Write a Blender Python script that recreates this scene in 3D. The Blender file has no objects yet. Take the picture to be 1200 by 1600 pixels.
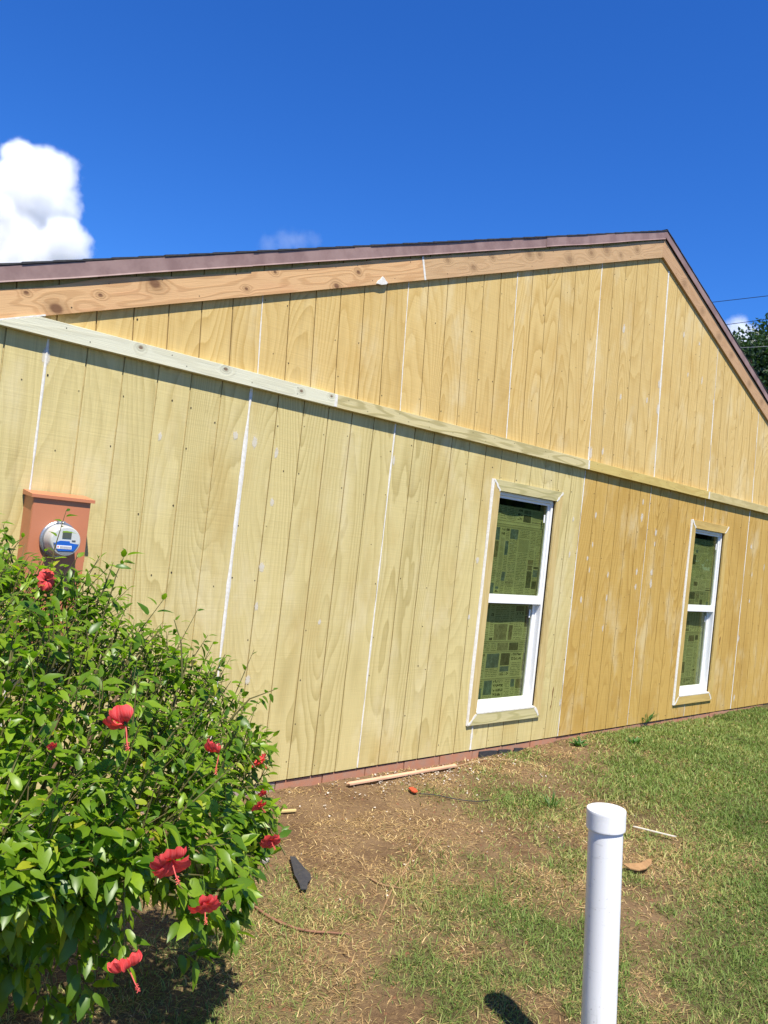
import bpy, math, random
import numpy as np
from mathutils import Vector, Matrix, noise as mnoise

rng = np.random.default_rng(7)
random.seed(7)
scene = bpy.context.scene
col = scene.collection

# ------------------------------------------------------------------ camera
CAM = np.array([-1.4306, -4.1374, 1.6582])
CR = np.array([0.7252, -0.6795, 0.1113])
CU = np.array([-0.0996, 0.0565, 0.9934])
CF = np.array([0.6813, 0.7315, 0.0266])
cd = bpy.data.cameras.new('camera')
cam = bpy.data.objects.new('camera', cd)
col.objects.link(cam)
cam.matrix_world = Matrix(((CR[0], CU[0], -CF[0], CAM[0]), (CR[1], CU[1], -CF[1], CAM[1]),
                           (CR[2], CU[2], -CF[2], CAM[2]), (0, 0, 0, 1)))
cd.sensor_fit = 'VERTICAL'
cd.sensor_height = 24.0
cd.lens = 1250.0 / 1600.0 * 24.0
cd.clip_start = 0.05
cd.clip_end = 6000.0
scene.camera = cam

# ------------------------------------------------------------------ sky, sun, exposure
SUN_EL, SUN_AZ = math.radians(61.0), math.radians(22.0)      # light travels towards +y, turned to +x
world = bpy.data.worlds.new('World')
scene.world = world
world.use_nodes = True
wn = world.node_tree
for n in list(wn.nodes):
    wn.nodes.remove(n)
sky = wn.nodes.new('ShaderNodeTexSky')
sky.sky_type = 'NISHITA'
sky.sun_disc = False
sky.sun_elevation = SUN_EL
sky.sun_rotation = math.radians(202.0)
sky.altitude = 0.0
sky.air_density = 1.0
sky.dust_density = 0.0
sky.ozone_density = 2.2
hs = wn.nodes.new('ShaderNodeHueSaturation')
hs.inputs['Saturation'].default_value = 1.28
hs.inputs['Hue'].default_value = 0.507
bg = wn.nodes.new('ShaderNodeBackground')
bg.inputs['Strength'].default_value = 0.09
wo = wn.nodes.new('ShaderNodeOutputWorld')
wn.links.new(sky.outputs[0], hs.inputs['Color'])
tint = wn.nodes.new('ShaderNodeMixRGB')
tint.blend_type = 'MULTIPLY'
tint.inputs[0].default_value = 1.0
tint.inputs[2].default_value = (.46, .82, 1.24, 1)
wn.links.new(hs.outputs[0], tint.inputs[1])
wn.links.new(tint.outputs[0], bg.inputs['Color'])
wn.links.new(bg.outputs[0], wo.inputs['Surface'])

sl = bpy.data.lights.new('sun', 'SUN')
sl.energy = 5.0
sl.angle = math.radians(0.53)
sl.color = (1.0, 0.945, 0.845)
sun = bpy.data.objects.new('sun', sl)
col.objects.link(sun)
SD = Vector((math.sin(SUN_AZ) * math.cos(SUN_EL), math.cos(SUN_AZ) * math.cos(SUN_EL), -math.sin(SUN_EL)))
sun.rotation_euler = SD.to_track_quat('-Z', 'Y').to_euler()
sun.location = (-3, -8, 12)

scene.view_settings.view_transform = 'Standard'
scene.view_settings.look = 'None'
scene.view_settings.gamma = 1.0
scene.view_settings.use_curve_mapping = False
scene.view_settings.exposure = 0.75
scene.cycles.max_bounces = 12
scene.cycles.transparent_max_bounces = 16
scene.cycles.volume_bounces = 10
scene.cycles.volume_step_rate = 0.35
scene.cycles.volume_max_steps = 256


# ------------------------------------------------------------------ helpers
def ray(px, py):
    return CF + CR * (px - 600) / 1250.0 - CU * (py - 800) / 1250.0


def at(px, py, t):
    return CAM + ray(px, py) * t


def on_wall(px, py, Y=0.0):
    d = ray(px, py)
    return CAM + d * ((Y - CAM[1]) / d[1])


def project(P):
    d = np.asarray(P, float) - CAM
    z = d @ CF
    return 600 + 1250 * (d @ CR) / z, 800 - 1250 * (d @ CU) / z, z


_tab = np.random.default_rng(99).random((256, 256))


def vnoise(x, y, s=1.0, o=0.0):
    x = np.asarray(x, float) * s + o * 17.3
    y = np.asarray(y, float) * s + o * 9.1
    xi, yi = np.floor(x).astype(int), np.floor(y).astype(int)
    fx, fy = x - xi, y - yi
    fx = fx * fx * (3 - 2 * fx)
    fy = fy * fy * (3 - 2 * fy)
    a = _tab[xi & 255, yi & 255]
    b = _tab[(xi + 1) & 255, yi & 255]
    c = _tab[xi & 255, (yi + 1) & 255]
    d = _tab[(xi + 1) & 255, (yi + 1) & 255]
    return (a * (1 - fx) + b * fx) * (1 - fy) + (c * (1 - fx) + d * fx) * fy


def fbm(x, y, s, o=0.0):
    return (vnoise(x, y, s, o) + .5 * vnoise(x, y, s * 2.1, o + 1) + .25 * vnoise(x, y, s * 4.3, o + 2)) / 1.75


def obj(name, me, mat=None, parent=None):
    o = bpy.data.objects.new(name, me)
    col.objects.link(o)
    if mat is not None and me is not None and not me.materials:
        me.materials.append(mat)
    if parent is not None:
        o.parent = parent
    return o


def mesh(name, verts, faces, mat=None, parent=None, smooth=False):
    me = bpy.data.meshes.new(name)
    me.from_pydata([tuple(map(float, v)) for v in verts], [], faces)
    me.update()
    if smooth:
        me.polygons.foreach_set('use_smooth', [True] * len(me.polygons))
    return obj(name, me, mat, parent)


def fast_mesh(name, verts, faces):
    """faces: (n,k) int array, all with k corners"""
    me = bpy.data.meshes.new(name)
    verts = np.asarray(verts, np.float32)
    faces = np.asarray(faces, np.int32)
    n, k = faces.shape
    me.vertices.add(len(verts))
    me.vertices.foreach_set('co', verts.ravel())
    me.loops.add(n * k)
    me.loops.foreach_set('vertex_index', faces.ravel())
    me.polygons.add(n)
    me.polygons.foreach_set('loop_start', np.arange(0, n * k, k, dtype=np.int32))
    me.update(calc_edges=True)
    return me


def point_attr(me, name, vals):
    a = me.attributes.new(name, 'FLOAT', 'POINT')
    a.data.foreach_set('value', np.asarray(vals, np.float32))


def empty(name, loc=(0, 0, 0), parent=None):
    o = bpy.data.objects.new(name, None)
    col.objects.link(o)
    o.location = loc
    o.empty_display_size = 0.1
    if parent is not None:
        o.parent = parent
    return o


def tag(o, label=None, cat=None, group=None, kind=None):
    if label:
        o['label'] = label
    if cat:
        o['category'] = cat
    if group:
        o['group'] = group
    if kind:
        o['kind'] = kind
    return o


class MB:
    def __init__(self):
        self.v, self.f = [], []

    def box(self, x0, x1, y0, y1, z0, z1):
        n = len(self.v)
        self.v += [(x0, y0, z0), (x1, y0, z0), (x1, y1, z0), (x0, y1, z0),
                   (x0, y0, z1), (x1, y0, z1), (x1, y1, z1), (x0, y1, z1)]
        self.f += [tuple(n + i for i in q) for q in
                   ((0, 3, 2, 1), (4, 5, 6, 7), (0, 1, 5, 4), (1, 2, 6, 5), (2, 3, 7, 6), (3, 0, 4, 7))]
        return self

    def prism(self, poly, yf, yb, ch=0.0):
        """poly: list of (x, z) counter-clockwise seen from -y; yf front (small y), yb back; ch chamfers convex fronts"""
        n = len(poly)
        b = len(self.v)
        P = np.array(poly, float)
        if ch > 0:
            e = np.roll(P, -1, 0) - P
            L = np.linalg.norm(e, axis=1, keepdims=True) + 1e-9
            nr = np.stack([-e[:, 1], e[:, 0]], 1) / L
            inn = []
            for i in range(n):
                a, c = nr[i - 1], nr[i]
                k = a + c
                k = k / max(0.35, float(k @ k)) * 2
                inn.append(P[i] + k * ch * 0.5 * 1.0)
            inn = np.array(inn)
            self.v += [(x, yf, z) for x, z in inn] + [(x, yf + ch, z) for x, z in P] + [(x, yb, z) for x, z in P]
            self.f.append(tuple(b + i for i in range(n)))
            for r in (0, 1):
                for i in range(n):
                    j = (i + 1) % n
                    self.f.append((b + r * n + j, b + r * n + i, b + (r + 1) * n + i, b + (r + 1) * n + j))
            self.f.append(tuple(b + 2 * n + i for i in reversed(range(n))))
        else:
            self.v += [(x, yf, z) for x, z in P] + [(x, yb, z) for x, z in P]
            self.f.append(tuple(b + i for i in range(n)))
            for i in range(n):
                j = (i + 1) % n
                self.f.append((b + j, b + i, b + n + i, b + n + j))
            self.f.append(tuple(b + n + i for i in reversed(range(n))))
        return self

    def tube(self, pts, rad, sides=6):
        pts = [Vector(p) for p in pts]
        b0 = len(self.v)
        for i, p in enumerate(pts):
            d = (pts[min(i + 1, len(pts) - 1)] - pts[max(i - 1, 0)]).normalized()
            a = d.orthogonal().normalized() if i == 0 else (a - d * a.dot(d)).normalized()
            c = d.cross(a)
            r = rad[i] if hasattr(rad, '__len__') else rad
            for k in range(sides):
                t = 2 * math.pi * k / sides
                self.v.append(tuple(p + (a * math.cos(t) + c * math.sin(t)) * r))
        for i in range(len(pts) - 1):
            for k in range(sides):
                k2 = (k + 1) % sides
                self.f.append((b0 + i * sides + k, b0 + i * sides + k2, b0 + (i + 1) * sides + k2, b0 + (i + 1) * sides + k))
        self.f.append(tuple(b0 + k for k in reversed(range(sides))))
        self.f.append(tuple(b0 + (len(pts) - 1) * sides + k for k in range(sides)))
        return self

    def lathe(self, prof, c, axis='z', seg=32, caps=True):
        """prof: (radius, height) list along axis from c"""
        b0 = len(self.v)
        for r, h in prof:
            for k in range(seg):
                t = 2 * math.pi * k / seg
                p = (r * math.cos(t), r * math.sin(t), h)
                if axis == 'y':                       # height goes to -y
                    p = (p[0], -p[2], p[1])
                self.v.append((c[0] + p[0], c[1] + p[1], c[2] + p[2]))
        for i in range(len(prof) - 1):
            for k in range(seg):
                k2 = (k + 1) % seg
                self.f.append((b0 + i * seg + k, b0 + i * seg + k2, b0 + (i + 1) * seg + k2, b0 + (i + 1) * seg + k))
        if caps:
            self.f.append(tuple(b0 + k for k in reversed(range(seg))))
            self.f.append(tuple(b0 + (len(prof) - 1) * seg + k for k in range(seg)))
        return self

    def build(self, name, mat, parent=None, smooth=False):
        return mesh(name, self.v, self.f, mat, parent, smooth)


def clip(poly, a, b, c):
    """keep a*x + b*z <= c (Sutherland-Hodgman)"""
    out = []
    n = len(poly)
    for i in range(n):
        p, q = poly[i], poly[(i + 1) % n]
        dp, dq = a * p[0] + b * p[1] - c, a * q[0] + b * q[1] - c
        if dp <= 0:
            out.append(p)
        if (dp < 0 < dq) or (dq < 0 < dp):
            t = dp / (dp - dq)
            out.append((p[0] + (q[0] - p[0]) * t, p[1] + (q[1] - p[1]) * t))
    return out


# ------------------------------------------------------------------ materials
class NT:
    def __init__(self, name):
        self.m = bpy.data.materials.new(name)
        self.m.use_nodes = True
        self.t = self.m.node_tree
        for n in list(self.t.nodes):
            self.t.nodes.remove(n)
        self.out = self.t.nodes.new('ShaderNodeOutputMaterial')

    def n(self, typ, **kw):
        nd = self.t.nodes.new('ShaderNode' + typ)
        for k, v in kw.items():
            setattr(nd, k, v)
        return nd

    def l(self, a, b):
        self.t.links.new(a, b)

    def s(self, x, sock):
        if hasattr(x, 'is_output'):
            self.l(x, sock)
        else:
            sock.default_value = x

    def math(self, op, a, b=0.0, c=0.0):
        nd = self.n('Math', operation=op)
        for i, x in enumerate((a, b, c)):
            self.s(x, nd.inputs[i])
        return nd.outputs[0]

    def mix(self, f, a, b, mode='MIX'):
        nd = self.n('MixRGB', blend_type=mode)
        for i, x in enumerate((f, a, b)):
            if not hasattr(x, 'is_output') and i > 0 and len(x) == 3:
                x = (*x, 1)
            self.s(x, nd.inputs[i])
        return nd.outputs[0]

    def xyz(self, x, y, z):
        nd = self.n('CombineXYZ')
        for i, v in enumerate((x, y, z)):
            self.s(v, nd.inputs[i])
        return nd.outputs[0]

    def coords(self):
        tc = self.n('TexCoord')
        sp = self.n('SeparateXYZ')
        self.l(tc.outputs['Object'], sp.inputs[0])
        self.vec = tc.outputs['Object']
        return sp.outputs[0], sp.outputs[1], sp.outputs[2]

    def noise(self, vec, scale=1.0, detail=2.0, rough=0.5, dist=0.0):
        nd = self.n('TexNoise')
        self.s(vec, nd.inputs['Vector'])
        nd.inputs['Scale'].default_value = scale
        nd.inputs['Detail'].default_value = detail
        nd.inputs['Roughness'].default_value = rough
        nd.inputs['Distortion'].default_value = dist
        return nd.outputs[0]

    def ramp(self, f, stops):
        nd = self.n('ValToRGB')
        cr = nd.color_ramp
        while len(cr.elements) < len(stops):
            cr.elements.new(0.5)
        for e, (p, c) in zip(cr.elements, stops):
            e.position = p
            e.color = (*c, 1) if len(c) == 3 else c
        self.s(f, nd.inputs[0])
        return nd.outputs[0]

    def rampf(self, f, a, b):
        nd = self.n('MapRange', interpolation_type='SMOOTHSTEP')
        self.s(f, nd.inputs[0])
        nd.inputs[1].default_value = a
        nd.inputs[2].default_value = b
        return nd.outputs[0]

    def attr(self, name, typ='GEOMETRY'):
        nd = self.n('Attribute', attribute_name=name, attribute_type=typ)
        return nd

    def bump(self, h, strength=0.3, dist=0.01):
        nd = self.n('Bump')
        nd.inputs['Strength'].default_value = strength
        nd.inputs['Distance'].default_value = dist
        self.l(h, nd.inputs['Height'])
        return nd.outputs[0]

    def bsdf(self, color, rough=0.6, spec=0.4, normal=None, metal=0.0):
        b = self.n('BsdfPrincipled')
        if not hasattr(color, 'is_output'):
            color = (*color, 1) if len(color) == 3 else color
        self.s(color, b.inputs['Base Color'])
        self.s(rough, b.inputs['Roughness'])
        self.s(spec, b.inputs['Specular IOR Level'])
        b.inputs['Metallic'].default_value = metal
        if normal is not None:
            self.l(normal, b.inputs['Normal'])
        return b.outputs[0]

    def done(self, surf):
        self.l(surf, self.out.inputs['Surface'])
        return self.m


def plain(name, color, rough=0.5, spec=0.4, mottle=0.0, scale=20.0, dirt=None, metal=0.0):
    t = NT(name)
    t.coords()
    c = (*color, 1)
    if mottle > 0:
        f = t.noise(t.vec, scale, 4, 0.6)
        c = t.mix(t.math('MULTIPLY', t.rampf(f, .35, .7), mottle), color, dirt or tuple(x * .5 for x in color))
    r = t.math('ADD', t.math('MULTIPLY', t.noise(t.vec, scale * 2, 3), .2), rough - .1)
    return t.done(t.bsdf(c, r, spec, None, metal))


def plywood(name, light, dark, tan, ring=0.5, seedmul=1.0):
    """rough-sawn grooved plywood: rotary-cut figure running up the sheet, saw marks across it"""
    t = NT(name)
    x, y, z = t.coords()
    sd = t.attr('seed', 'OBJECT').outputs['Fac']
    oi = t.n('ObjectInfo').outputs['Random']
    s = t.math('MULTIPLY', sd, 7.31)
    warp = t.noise(t.xyz(t.math('MULTIPLY', x, 5.0), s, t.math('MULTIPLY', z, 1.6)), 1, 3, .5)
    fig = t.noise(t.xyz(t.math('MULTIPLY', x, 2.6), s, t.math('MULTIPLY', z, .42)), 1, 1.0, .35)
    fig = t.math('ADD', fig, t.math('MULTIPLY', warp, .085))
    rings = t.math('FRACT', t.math('ADD', t.math('MULTIPLY', fig, 27.0), t.math('MULTIPLY', x, 2.0)))
    rings = t.math('POWER', rings, 2.2)
    edge = t.math('SUBTRACT', 1.0, t.rampf(rings, .86, 1.0))
    rings = t.math('MULTIPLY', rings, t.math('ADD', .25, t.math('MULTIPLY', edge, .75)))
    amp = t.rampf(t.noise(t.xyz(t.math('MULTIPLY', x, 1.7), t.math('ADD', s, 3.3), t.math('MULTIPLY', z, .6)), 1, 2), .28, .66)
    rings = t.math('MULTIPLY', rings, t.math('ADD', t.math('MULTIPLY', amp, .75), .35))
    fib = t.noise(t.xyz(t.math('MULTIPLY', x, 150.0), s, t.math('MULTIPLY', z, 4.0)), 1, 3, .6)
    saw = t.noise(t.xyz(t.math('MULTIPLY', x, 2.2), s, t.math('MULTIPLY', z, 130.0)), 1, 2, .6)
    blot = t.noise(t.xyz(t.math('MULTIPLY', x, 2.4), t.math('ADD', s, 9.0), t.math('MULTIPLY', z, 1.1)), 1, 4, .6)
    c = t.mix(t.math('MULTIPLY', rings, ring), light, dark)
    c = t.mix(t.math('MULTIPLY', t.rampf(blot, .48, .72), .55), c, tan)
    f2 = t.math('ADD', .80, t.math('MULTIPLY', fib, .36))
    f2 = t.math('MULTIPLY', f2, t.math('ADD', .925, t.math('MULTIPLY', saw, .15)))
    f2 = t.math('MULTIPLY', f2, t.math('ADD', .97, t.math('MULTIPLY', oi, .05)))
    c = t.mix(1.0, c, t.xyz(f2, f2, f2), 'MULTIPLY')
    # weathering: pale patches and grey-brown run stains
    wz = t.noise(t.xyz(t.math('MULTIPLY', x, 3.1), 4.0, t.math('MULTIPLY', z, 1.3)), 1, 5, .62)
    c = t.mix(t.math('MULTIPLY', t.rampf(wz, .50, .72), .42), c, (.66, .58, .36))
    st = t.noise(t.xyz(t.math('MULTIPLY', x, 16.0), 8.0, t.math('MULTIPLY', z, .8)), 1, 3, .5)
    c = t.mix(t.math('MULTIPLY', t.rampf(st, .60, .78), .26), c, (.25, .18, .08))
    # small dark flecks and pitch streaks
    fl = t.noise(t.xyz(t.math('MULTIPLY', x, 38.0), s, t.math('MULTIPLY', z, 9.0)), 1, 2, .5)
    c = t.mix(t.math('MULTIPLY', t.rampf(fl, .74, .84), .55), c, tuple(v * .45 for v in tan))
    h = t.math('ADD', t.math('MULTIPLY', saw, .7), t.math('ADD', t.math('MULTIPLY', fib, .35), t.math('MULTIPLY', rings, .3)))
    return t.done(t.bsdf(c, .78, .25, t.bump(h, .35, .003)))


def lumber(name, light, dark, angle=0.0, vertical=False, knots=(), ring=.6, freq=1.0, blotch=None, knotmix=.8):
    """solid sawn board: grain runs along u; knots at (x, z, radius) in house coordinates"""
    t = NT(name)
    x, y, z = t.coords()
    ca, sa = math.cos(angle), math.sin(angle)
    if vertical:
        uu, vv = z, x
    else:
        uu = t.math('ADD', t.math('MULTIPLY', x, ca), t.math('MULTIPLY', z, sa))
        vv = t.math('SUBTRACT', t.math('MULTIPLY', z, ca), t.math('MULTIPLY', x, sa))
    oi = t.n('ObjectInfo').outputs['Random']
    s = t.math('MULTIPLY', oi, 31.0)
    fig = t.noise(t.xyz(t.math('MULTIPLY', uu, 1.1), s, t.math('MULTIPLY', vv, 8.0)), 1, 2, .4)
    disp = None
    core = None
    for kx, kz, kr in knots:
        dx = t.math('MULTIPLY', t.math('SUBTRACT', x, kx), .72)
        dz = t.math('SUBTRACT', z, kz)
        d = t.math('SQRT', t.math('ADD', t.math('MULTIPLY', dx, dx), t.math('MULTIPLY', dz, dz)))
        d = t.math('ADD', d, t.math('MULTIPLY', t.math('SUBTRACT', fig, .5), kr * .8))
        g = t.math('POWER', 2.718, t.math('MULTIPLY', t.math('MULTIPLY', d, d), -1.0 / (kr * 2.4) ** 2))
        k = t.math('SUBTRACT', 1.0, t.rampf(d, kr * .55, kr * 1.25))
        disp = g if disp is None else t.math('MAXIMUM', disp, g)
        core = k if core is None else t.math('MAXIMUM', core, k)
    ph = t.math('MULTIPLY', fig, 60.0 * freq)
    if disp is not None:
        ph = t.math('ADD', ph, t.math('MULTIPLY', disp, 16.0))
    rings = t.rampf(t.math('SINE', ph), -.2, 1.0)
    fib = t.noise(t.xyz(t.math('MULTIPLY', uu, 5.0), s, t.math('MULTIPLY', vv, 260.0)), 1, 3, .6)
    c = t.mix(t.math('MULTIPLY', rings, ring), light, dark)
    bl = t.noise(t.xyz(t.math('MULTIPLY', uu, 2.0), t.math('ADD', s, 4.0), t.math('MULTIPLY', vv, 9.0)), 1, 4, .6)
    c = t.mix(t.math('MULTIPLY', t.rampf(bl, .45, .75), .5), c, blotch or tuple(v * .75 for v in dark))
    f2 = t.math('ADD', .84, t.math('MULTIPLY', fib, .3))
    c = t.mix(1.0, c, t.xyz(f2, f2, f2), 'MULTIPLY')
    if core is not None:
        c = t.mix(t.math('MULTIPLY', t.rampf(disp, .05, .9), .5), c, tuple(v * .62 for v in dark))
        c = t.mix(t.math('MULTIPLY', core, knotmix), c, (.12, .05, .022))
    h = t.math('ADD', fib, t.math('MULTIPLY', rings, .4))
    return t.done(t.bsdf(c, .7, .3, t.bump(h, .4, .003)))


M = {}
M['ply_green'] = plywood('ply_green', (.565, .468, .208), (.39, .305, .11), (.45, .32, .105), .82)
M['ply_honey'] = plywood('ply_honey', (.60, .43, .165), (.45, .29, .085), (.49, .31, .09), .85)
M['ply_amber'] = plywood('ply_amber', (.51, .33, .088), (.37, .215, .045), (.39, .225, .045), .9)
M['ply_back'] = plain('groove_floor', (.30, .20, .085), .85, .15, .4, 30)
M['ply_back_pale'] = plain('groove_floor_pale', (.50, .40, .19), .85, .15, .5, 30)
SL, SR = .3717, -.3867                       # roof slopes
rake_knots_a = [(.5131, 2.874, .026), (.0112, 2.597, .024), (-.14, 2.6346, .009), (.2243, 2.727, .009), (1.087, 3.014, .010),
                (1.274, 3.172, .009), (1.757, 3.228, .016), (1.925, 3.373, .012)]
rake_knots_b = [(2.756, 3.72, .013), (3.047, 3.754, .014), (3.252, 3.90, .012), (3.6975, 4.075, .024), (3.832, 4.113, .018),
                (4.257, 4.205, .022), (4.571, 4.364, .02), (4.808, 4.47, .024), (5.05, 4.50, .014), (5.323, 4.64, .02)]
rake_knots_c = [(6.3, 4.60, .022), (6.75, 4.43, .02), (7.2, 4.26, .022), (7.55, 4.14, .02), (8.1, 3.92, .022), (8.5, 3.78, .02)]
M['cedar_a'] = lumber('cedar_a', (.60, .37, .175), (.45, .25, .105), math.atan(SL), knots=rake_knots_a, ring=.6, blotch=(.55, .27, .13))
M['cedar_b'] = lumber('cedar_b', (.50, .325, .165), (.40, .24, .11), math.atan(SL), knots=rake_knots_b, ring=.4, blotch=(.50, .30, .15), knotmix=.28)
M['cedar_c'] = lumber('cedar_c', (.47, .29, .15), (.38, .22, .10), math.atan(SR), knots=rake_knots_c, ring=.4, blotch=(.42, .24, .12), knotmix=.12)
M['trim_pale'] = lumber('trim_pale', (.62, .60, .44), (.52, .49, .33), knots=[(.469, 2.508, .011), (1.002, 2.509, .011), (1.559, 2.494, .009), (1.804, 2.510, .008)], ring=.4, freq=.6, blotch=(.58, .57, .44))
M['trim_figured'] = lumber('trim_figured', (.55, .47, .24), (.37, .31, .13), ring=.85, freq=.8, blotch=(.48, .41, .20))
M['trim_yellow'] = lumber('trim_yellow', (.52, .40, .13), (.43, .31, .09), ring=.5, freq=.7, blotch=(.47, .33, .10))
M['trim_olive'] = lumber('trim_olive', (.52, .43, .20), (.41, .33, .13), ring=.5, freq=.7)
M['case_v'] = lumber('casing_wood_upright', (.55, .42, .18), (.45, .32, .11), vertical=True, ring=.5)
M['case_h'] = lumber('casing_wood_level', (.50, .44, .22), (.37, .33, .14), ring=.8, freq=.9)
M['case_v2'] = lumber('casing_wood_upright_amber', (.52, .37, .12), (.43, .28, .08), vertical=True, ring=.5)
M['case_h2'] = lumber('casing_wood_level_amber', (.52, .37, .12), (.45, .30, .09), ring=.4, freq=.6)
M['drip'] = plain('brown_drip_metal', (.285, .190, .168), .6, .3, .8, 7, (.185, .113, .103), 0.0)
M['shingle'] = plain('black_shingle', (.035, .034, .036), .9, .2, .5, 60, (.07, .07, .07))
M['caulk'] = plain('white_caulk', (.70, .68, .62), .6, .35, .5, 45, (.50, .45, .34))
M['vinyl'] = plain('white_vinyl', (.80, .80, .79), .32, .5, .12, 25, (.66, .66, .64))
M['brick'] = plain('red_painted_foundation', (.40, .18, .105), .9, .2, .7, 14, (.33, .21, .15))
M['mortar'] = plain('grey_footing', (.36, .30, .25), .9, .2, .6, 18, (.30, .18, .12))
M['terracotta'] = plain('terracotta_paint', (.475, .175, .082), .38, .5, .3, 7, (.43, .155, .075))
M['nail'] = plain('rusty_nail', (.05, .035, .02), .7, .3)
M['pvc'] = plain('white_pvc', (.77, .785, .80), .28, .5, .14, 9, (.64, .66, .66))
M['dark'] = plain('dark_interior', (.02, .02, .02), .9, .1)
M['black_felt'] = plain('black_felt', (.030, .030, .034), .85, .3, .5, 40, (.06, .055, .05))
M['steel'] = plain('grey_meter_ring', (.40, .41, .42), .35, .5, .4, 40, (.25, .25, .25), .7)


def filler_mat():
    t = NT('filler_smear')
    t.coords()
    a = t.attr('edge').outputs['Fac']
    nz = t.noise(t.vec, 55, 4, .6)
    m = t.rampf(t.math('ADD', a, t.math('MULTIPLY', t.math('SUBTRACT', nz, .5), 1.3)), .25, .85)
    m = t.math('MULTIPLY', m, .62)
    tr = t.n('BsdfTransparent').outputs[0]
    mx = t.n('MixShader')
    t.l(m, mx.inputs[0])
    t.l(tr, mx.inputs[1])
    t.l(t.bsdf((.70, .66, .56), .8, .2), mx.inputs[2])
    return t.done(mx.outputs[0])


M['filler'] = filler_mat()


def glass_mat():
    t = NT('tinted_glass')
    tr = t.n('BsdfTransparent')
    tr.inputs[0].default_value = (.735, .772, .615, 1)
    gl = t.n('BsdfGlossy')
    gl.inputs['Roughness'].default_value = .015
    lw = t.n('LayerWeight')
    lw.inputs[0].default_value = .5
    sch = t.math('ADD', .045, t.math('MULTIPLY', t.math('POWER', lw.outputs['Facing'], 5.0), .95))
    mx = t.n('MixShader')
    t.l(sch, mx.inputs[0])
    t.l(tr.outputs[0], mx.inputs[1])
    t.l(gl.outputs[0], mx.inputs[2])
    return t.done(mx.outputs[0])


M['glass'] = glass_mat()


def paper_mat():
    t = NT('newsprint')
    a = t.attr('ink')
    return t.done(t.bsdf(a.outputs['Color'], .9, .1))


M['paper'] = paper_mat()


def leaf_mat(name, dark, light, yellow, rough=.36, trans=.32):
    t = NT(name)
    x, y, z = t.coords()
    r = t.math('FRACT', t.math('ADD', t.attr('rnd').outputs['Fac'], t.math('MULTIPLY', t.n('ObjectInfo').outputs['Random'], 3.7)))
    c = t.ramp(r, [(0, dark), (.55, tuple((a + b) / 2 for a, b in zip(dark, light))), (.97, light), (1.0, yellow)])
    n = t.noise(t.vec, 60, 2)
    f = t.math('ADD', .8, t.math('MULTIPLY', n, .4))
    c = t.mix(1.0, c, t.xyz(f, f, f), 'MULTIPLY')
    p = t.bsdf(c, rough, .45)
    tl = t.n('BsdfTranslucent')
    t.l(t.mix(1.0, c, (1.5, 1.75, .6), 'MULTIPLY'), tl.inputs[0])
    mx = t.n('MixShader')
    mx.inputs[0].default_value = trans
    t.l(p, mx.inputs[1])
    t.l(tl.outputs[0], mx.inputs[2])
    return t.done(mx.outputs[0])


M['leaf'] = leaf_mat('hibiscus_leaf', (.060, .140, .007), (.23, .345, .018), (.40, .38, .03), .38, .45)
M['tree_dark'] = leaf_mat('dark_tree_leaf', (.018, .045, .014), (.04, .085, .022), (.07, .11, .03), .5, .22)
M['tree_pale'] = leaf_mat('pale_tree_leaf', (.05, .09, .025), (.13, .18, .06), (.25, .3, .14), .5, .3)
M['weed'] = leaf_mat('weed_leaf', (.04, .11, .015), (.08, .18, .03), (.13, .22, .05), .5, .3)
M['bark'] = plain('brown_bark', (.12, .075, .045), .85, .2, .6, 30)
M['twig'] = plain('brown_twig', (.13, .10, .04), .75, .25, .6, 30, (.09, .12, .03))


def petal_mat():
    t = NT('red_petal')
    x, y, z = t.coords()
    f = t.noise(t.xyz(t.math('MULTIPLY', x, 260.0), t.math('MULTIPLY', y, 18.0), 0.0), 1, 2)
    c = t.mix(t.rampf(f, .35, .7), (.72, .05, .05), (.90, .14, .13))
    p = t.bsdf(c, .5, .3)
    tl = t.n('BsdfTranslucent')
    tl.inputs[0].default_value = (.85, .05, .04, 1)
    mx = t.n('MixShader')
    mx.inputs[0].default_value = .3
    t.l(p, mx.inputs[1])
    t.l(tl.outputs[0], mx.inputs[2])
    return t.done(mx.outputs[0])


M['petal'] = petal_mat()
M['stamen'] = plain('stamen', (.62, .10, .08), .6, .3)


def blade_mat(name, stops, trans):
    t = NT(name)
    r = t.attr('rnd').outputs['Fac']
    c = t.ramp(r, stops)
    p = t.bsdf(c, .6, .25)
    tl = t.n('BsdfTranslucent')
    t.l(t.mix(1.0, c, (1.2, 1.3, .7), 'MULTIPLY'), tl.inputs[0])
    mx = t.n('MixShader')
    mx.inputs[0].default_value = trans
    t.l(p, mx.inputs[1])
    t.l(tl.outputs[0], mx.inputs[2])
    return t.done(mx.outputs[0])


M['grass'] = blade_mat('grass_blade', [(0, (.08, .135, .022)), (.45, (.165, .24, .05)), (.75, (.28, .315, .09)), (1, (.50, .42, .17))], .3)
M['straw'] = blade_mat('dry_straw_blade', [(0, (.15, .085, .035)), (.4, (.37, .24, .10)), (.75, (.54, .385, .17)), (1, (.68, .54, .29))], .12)


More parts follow.
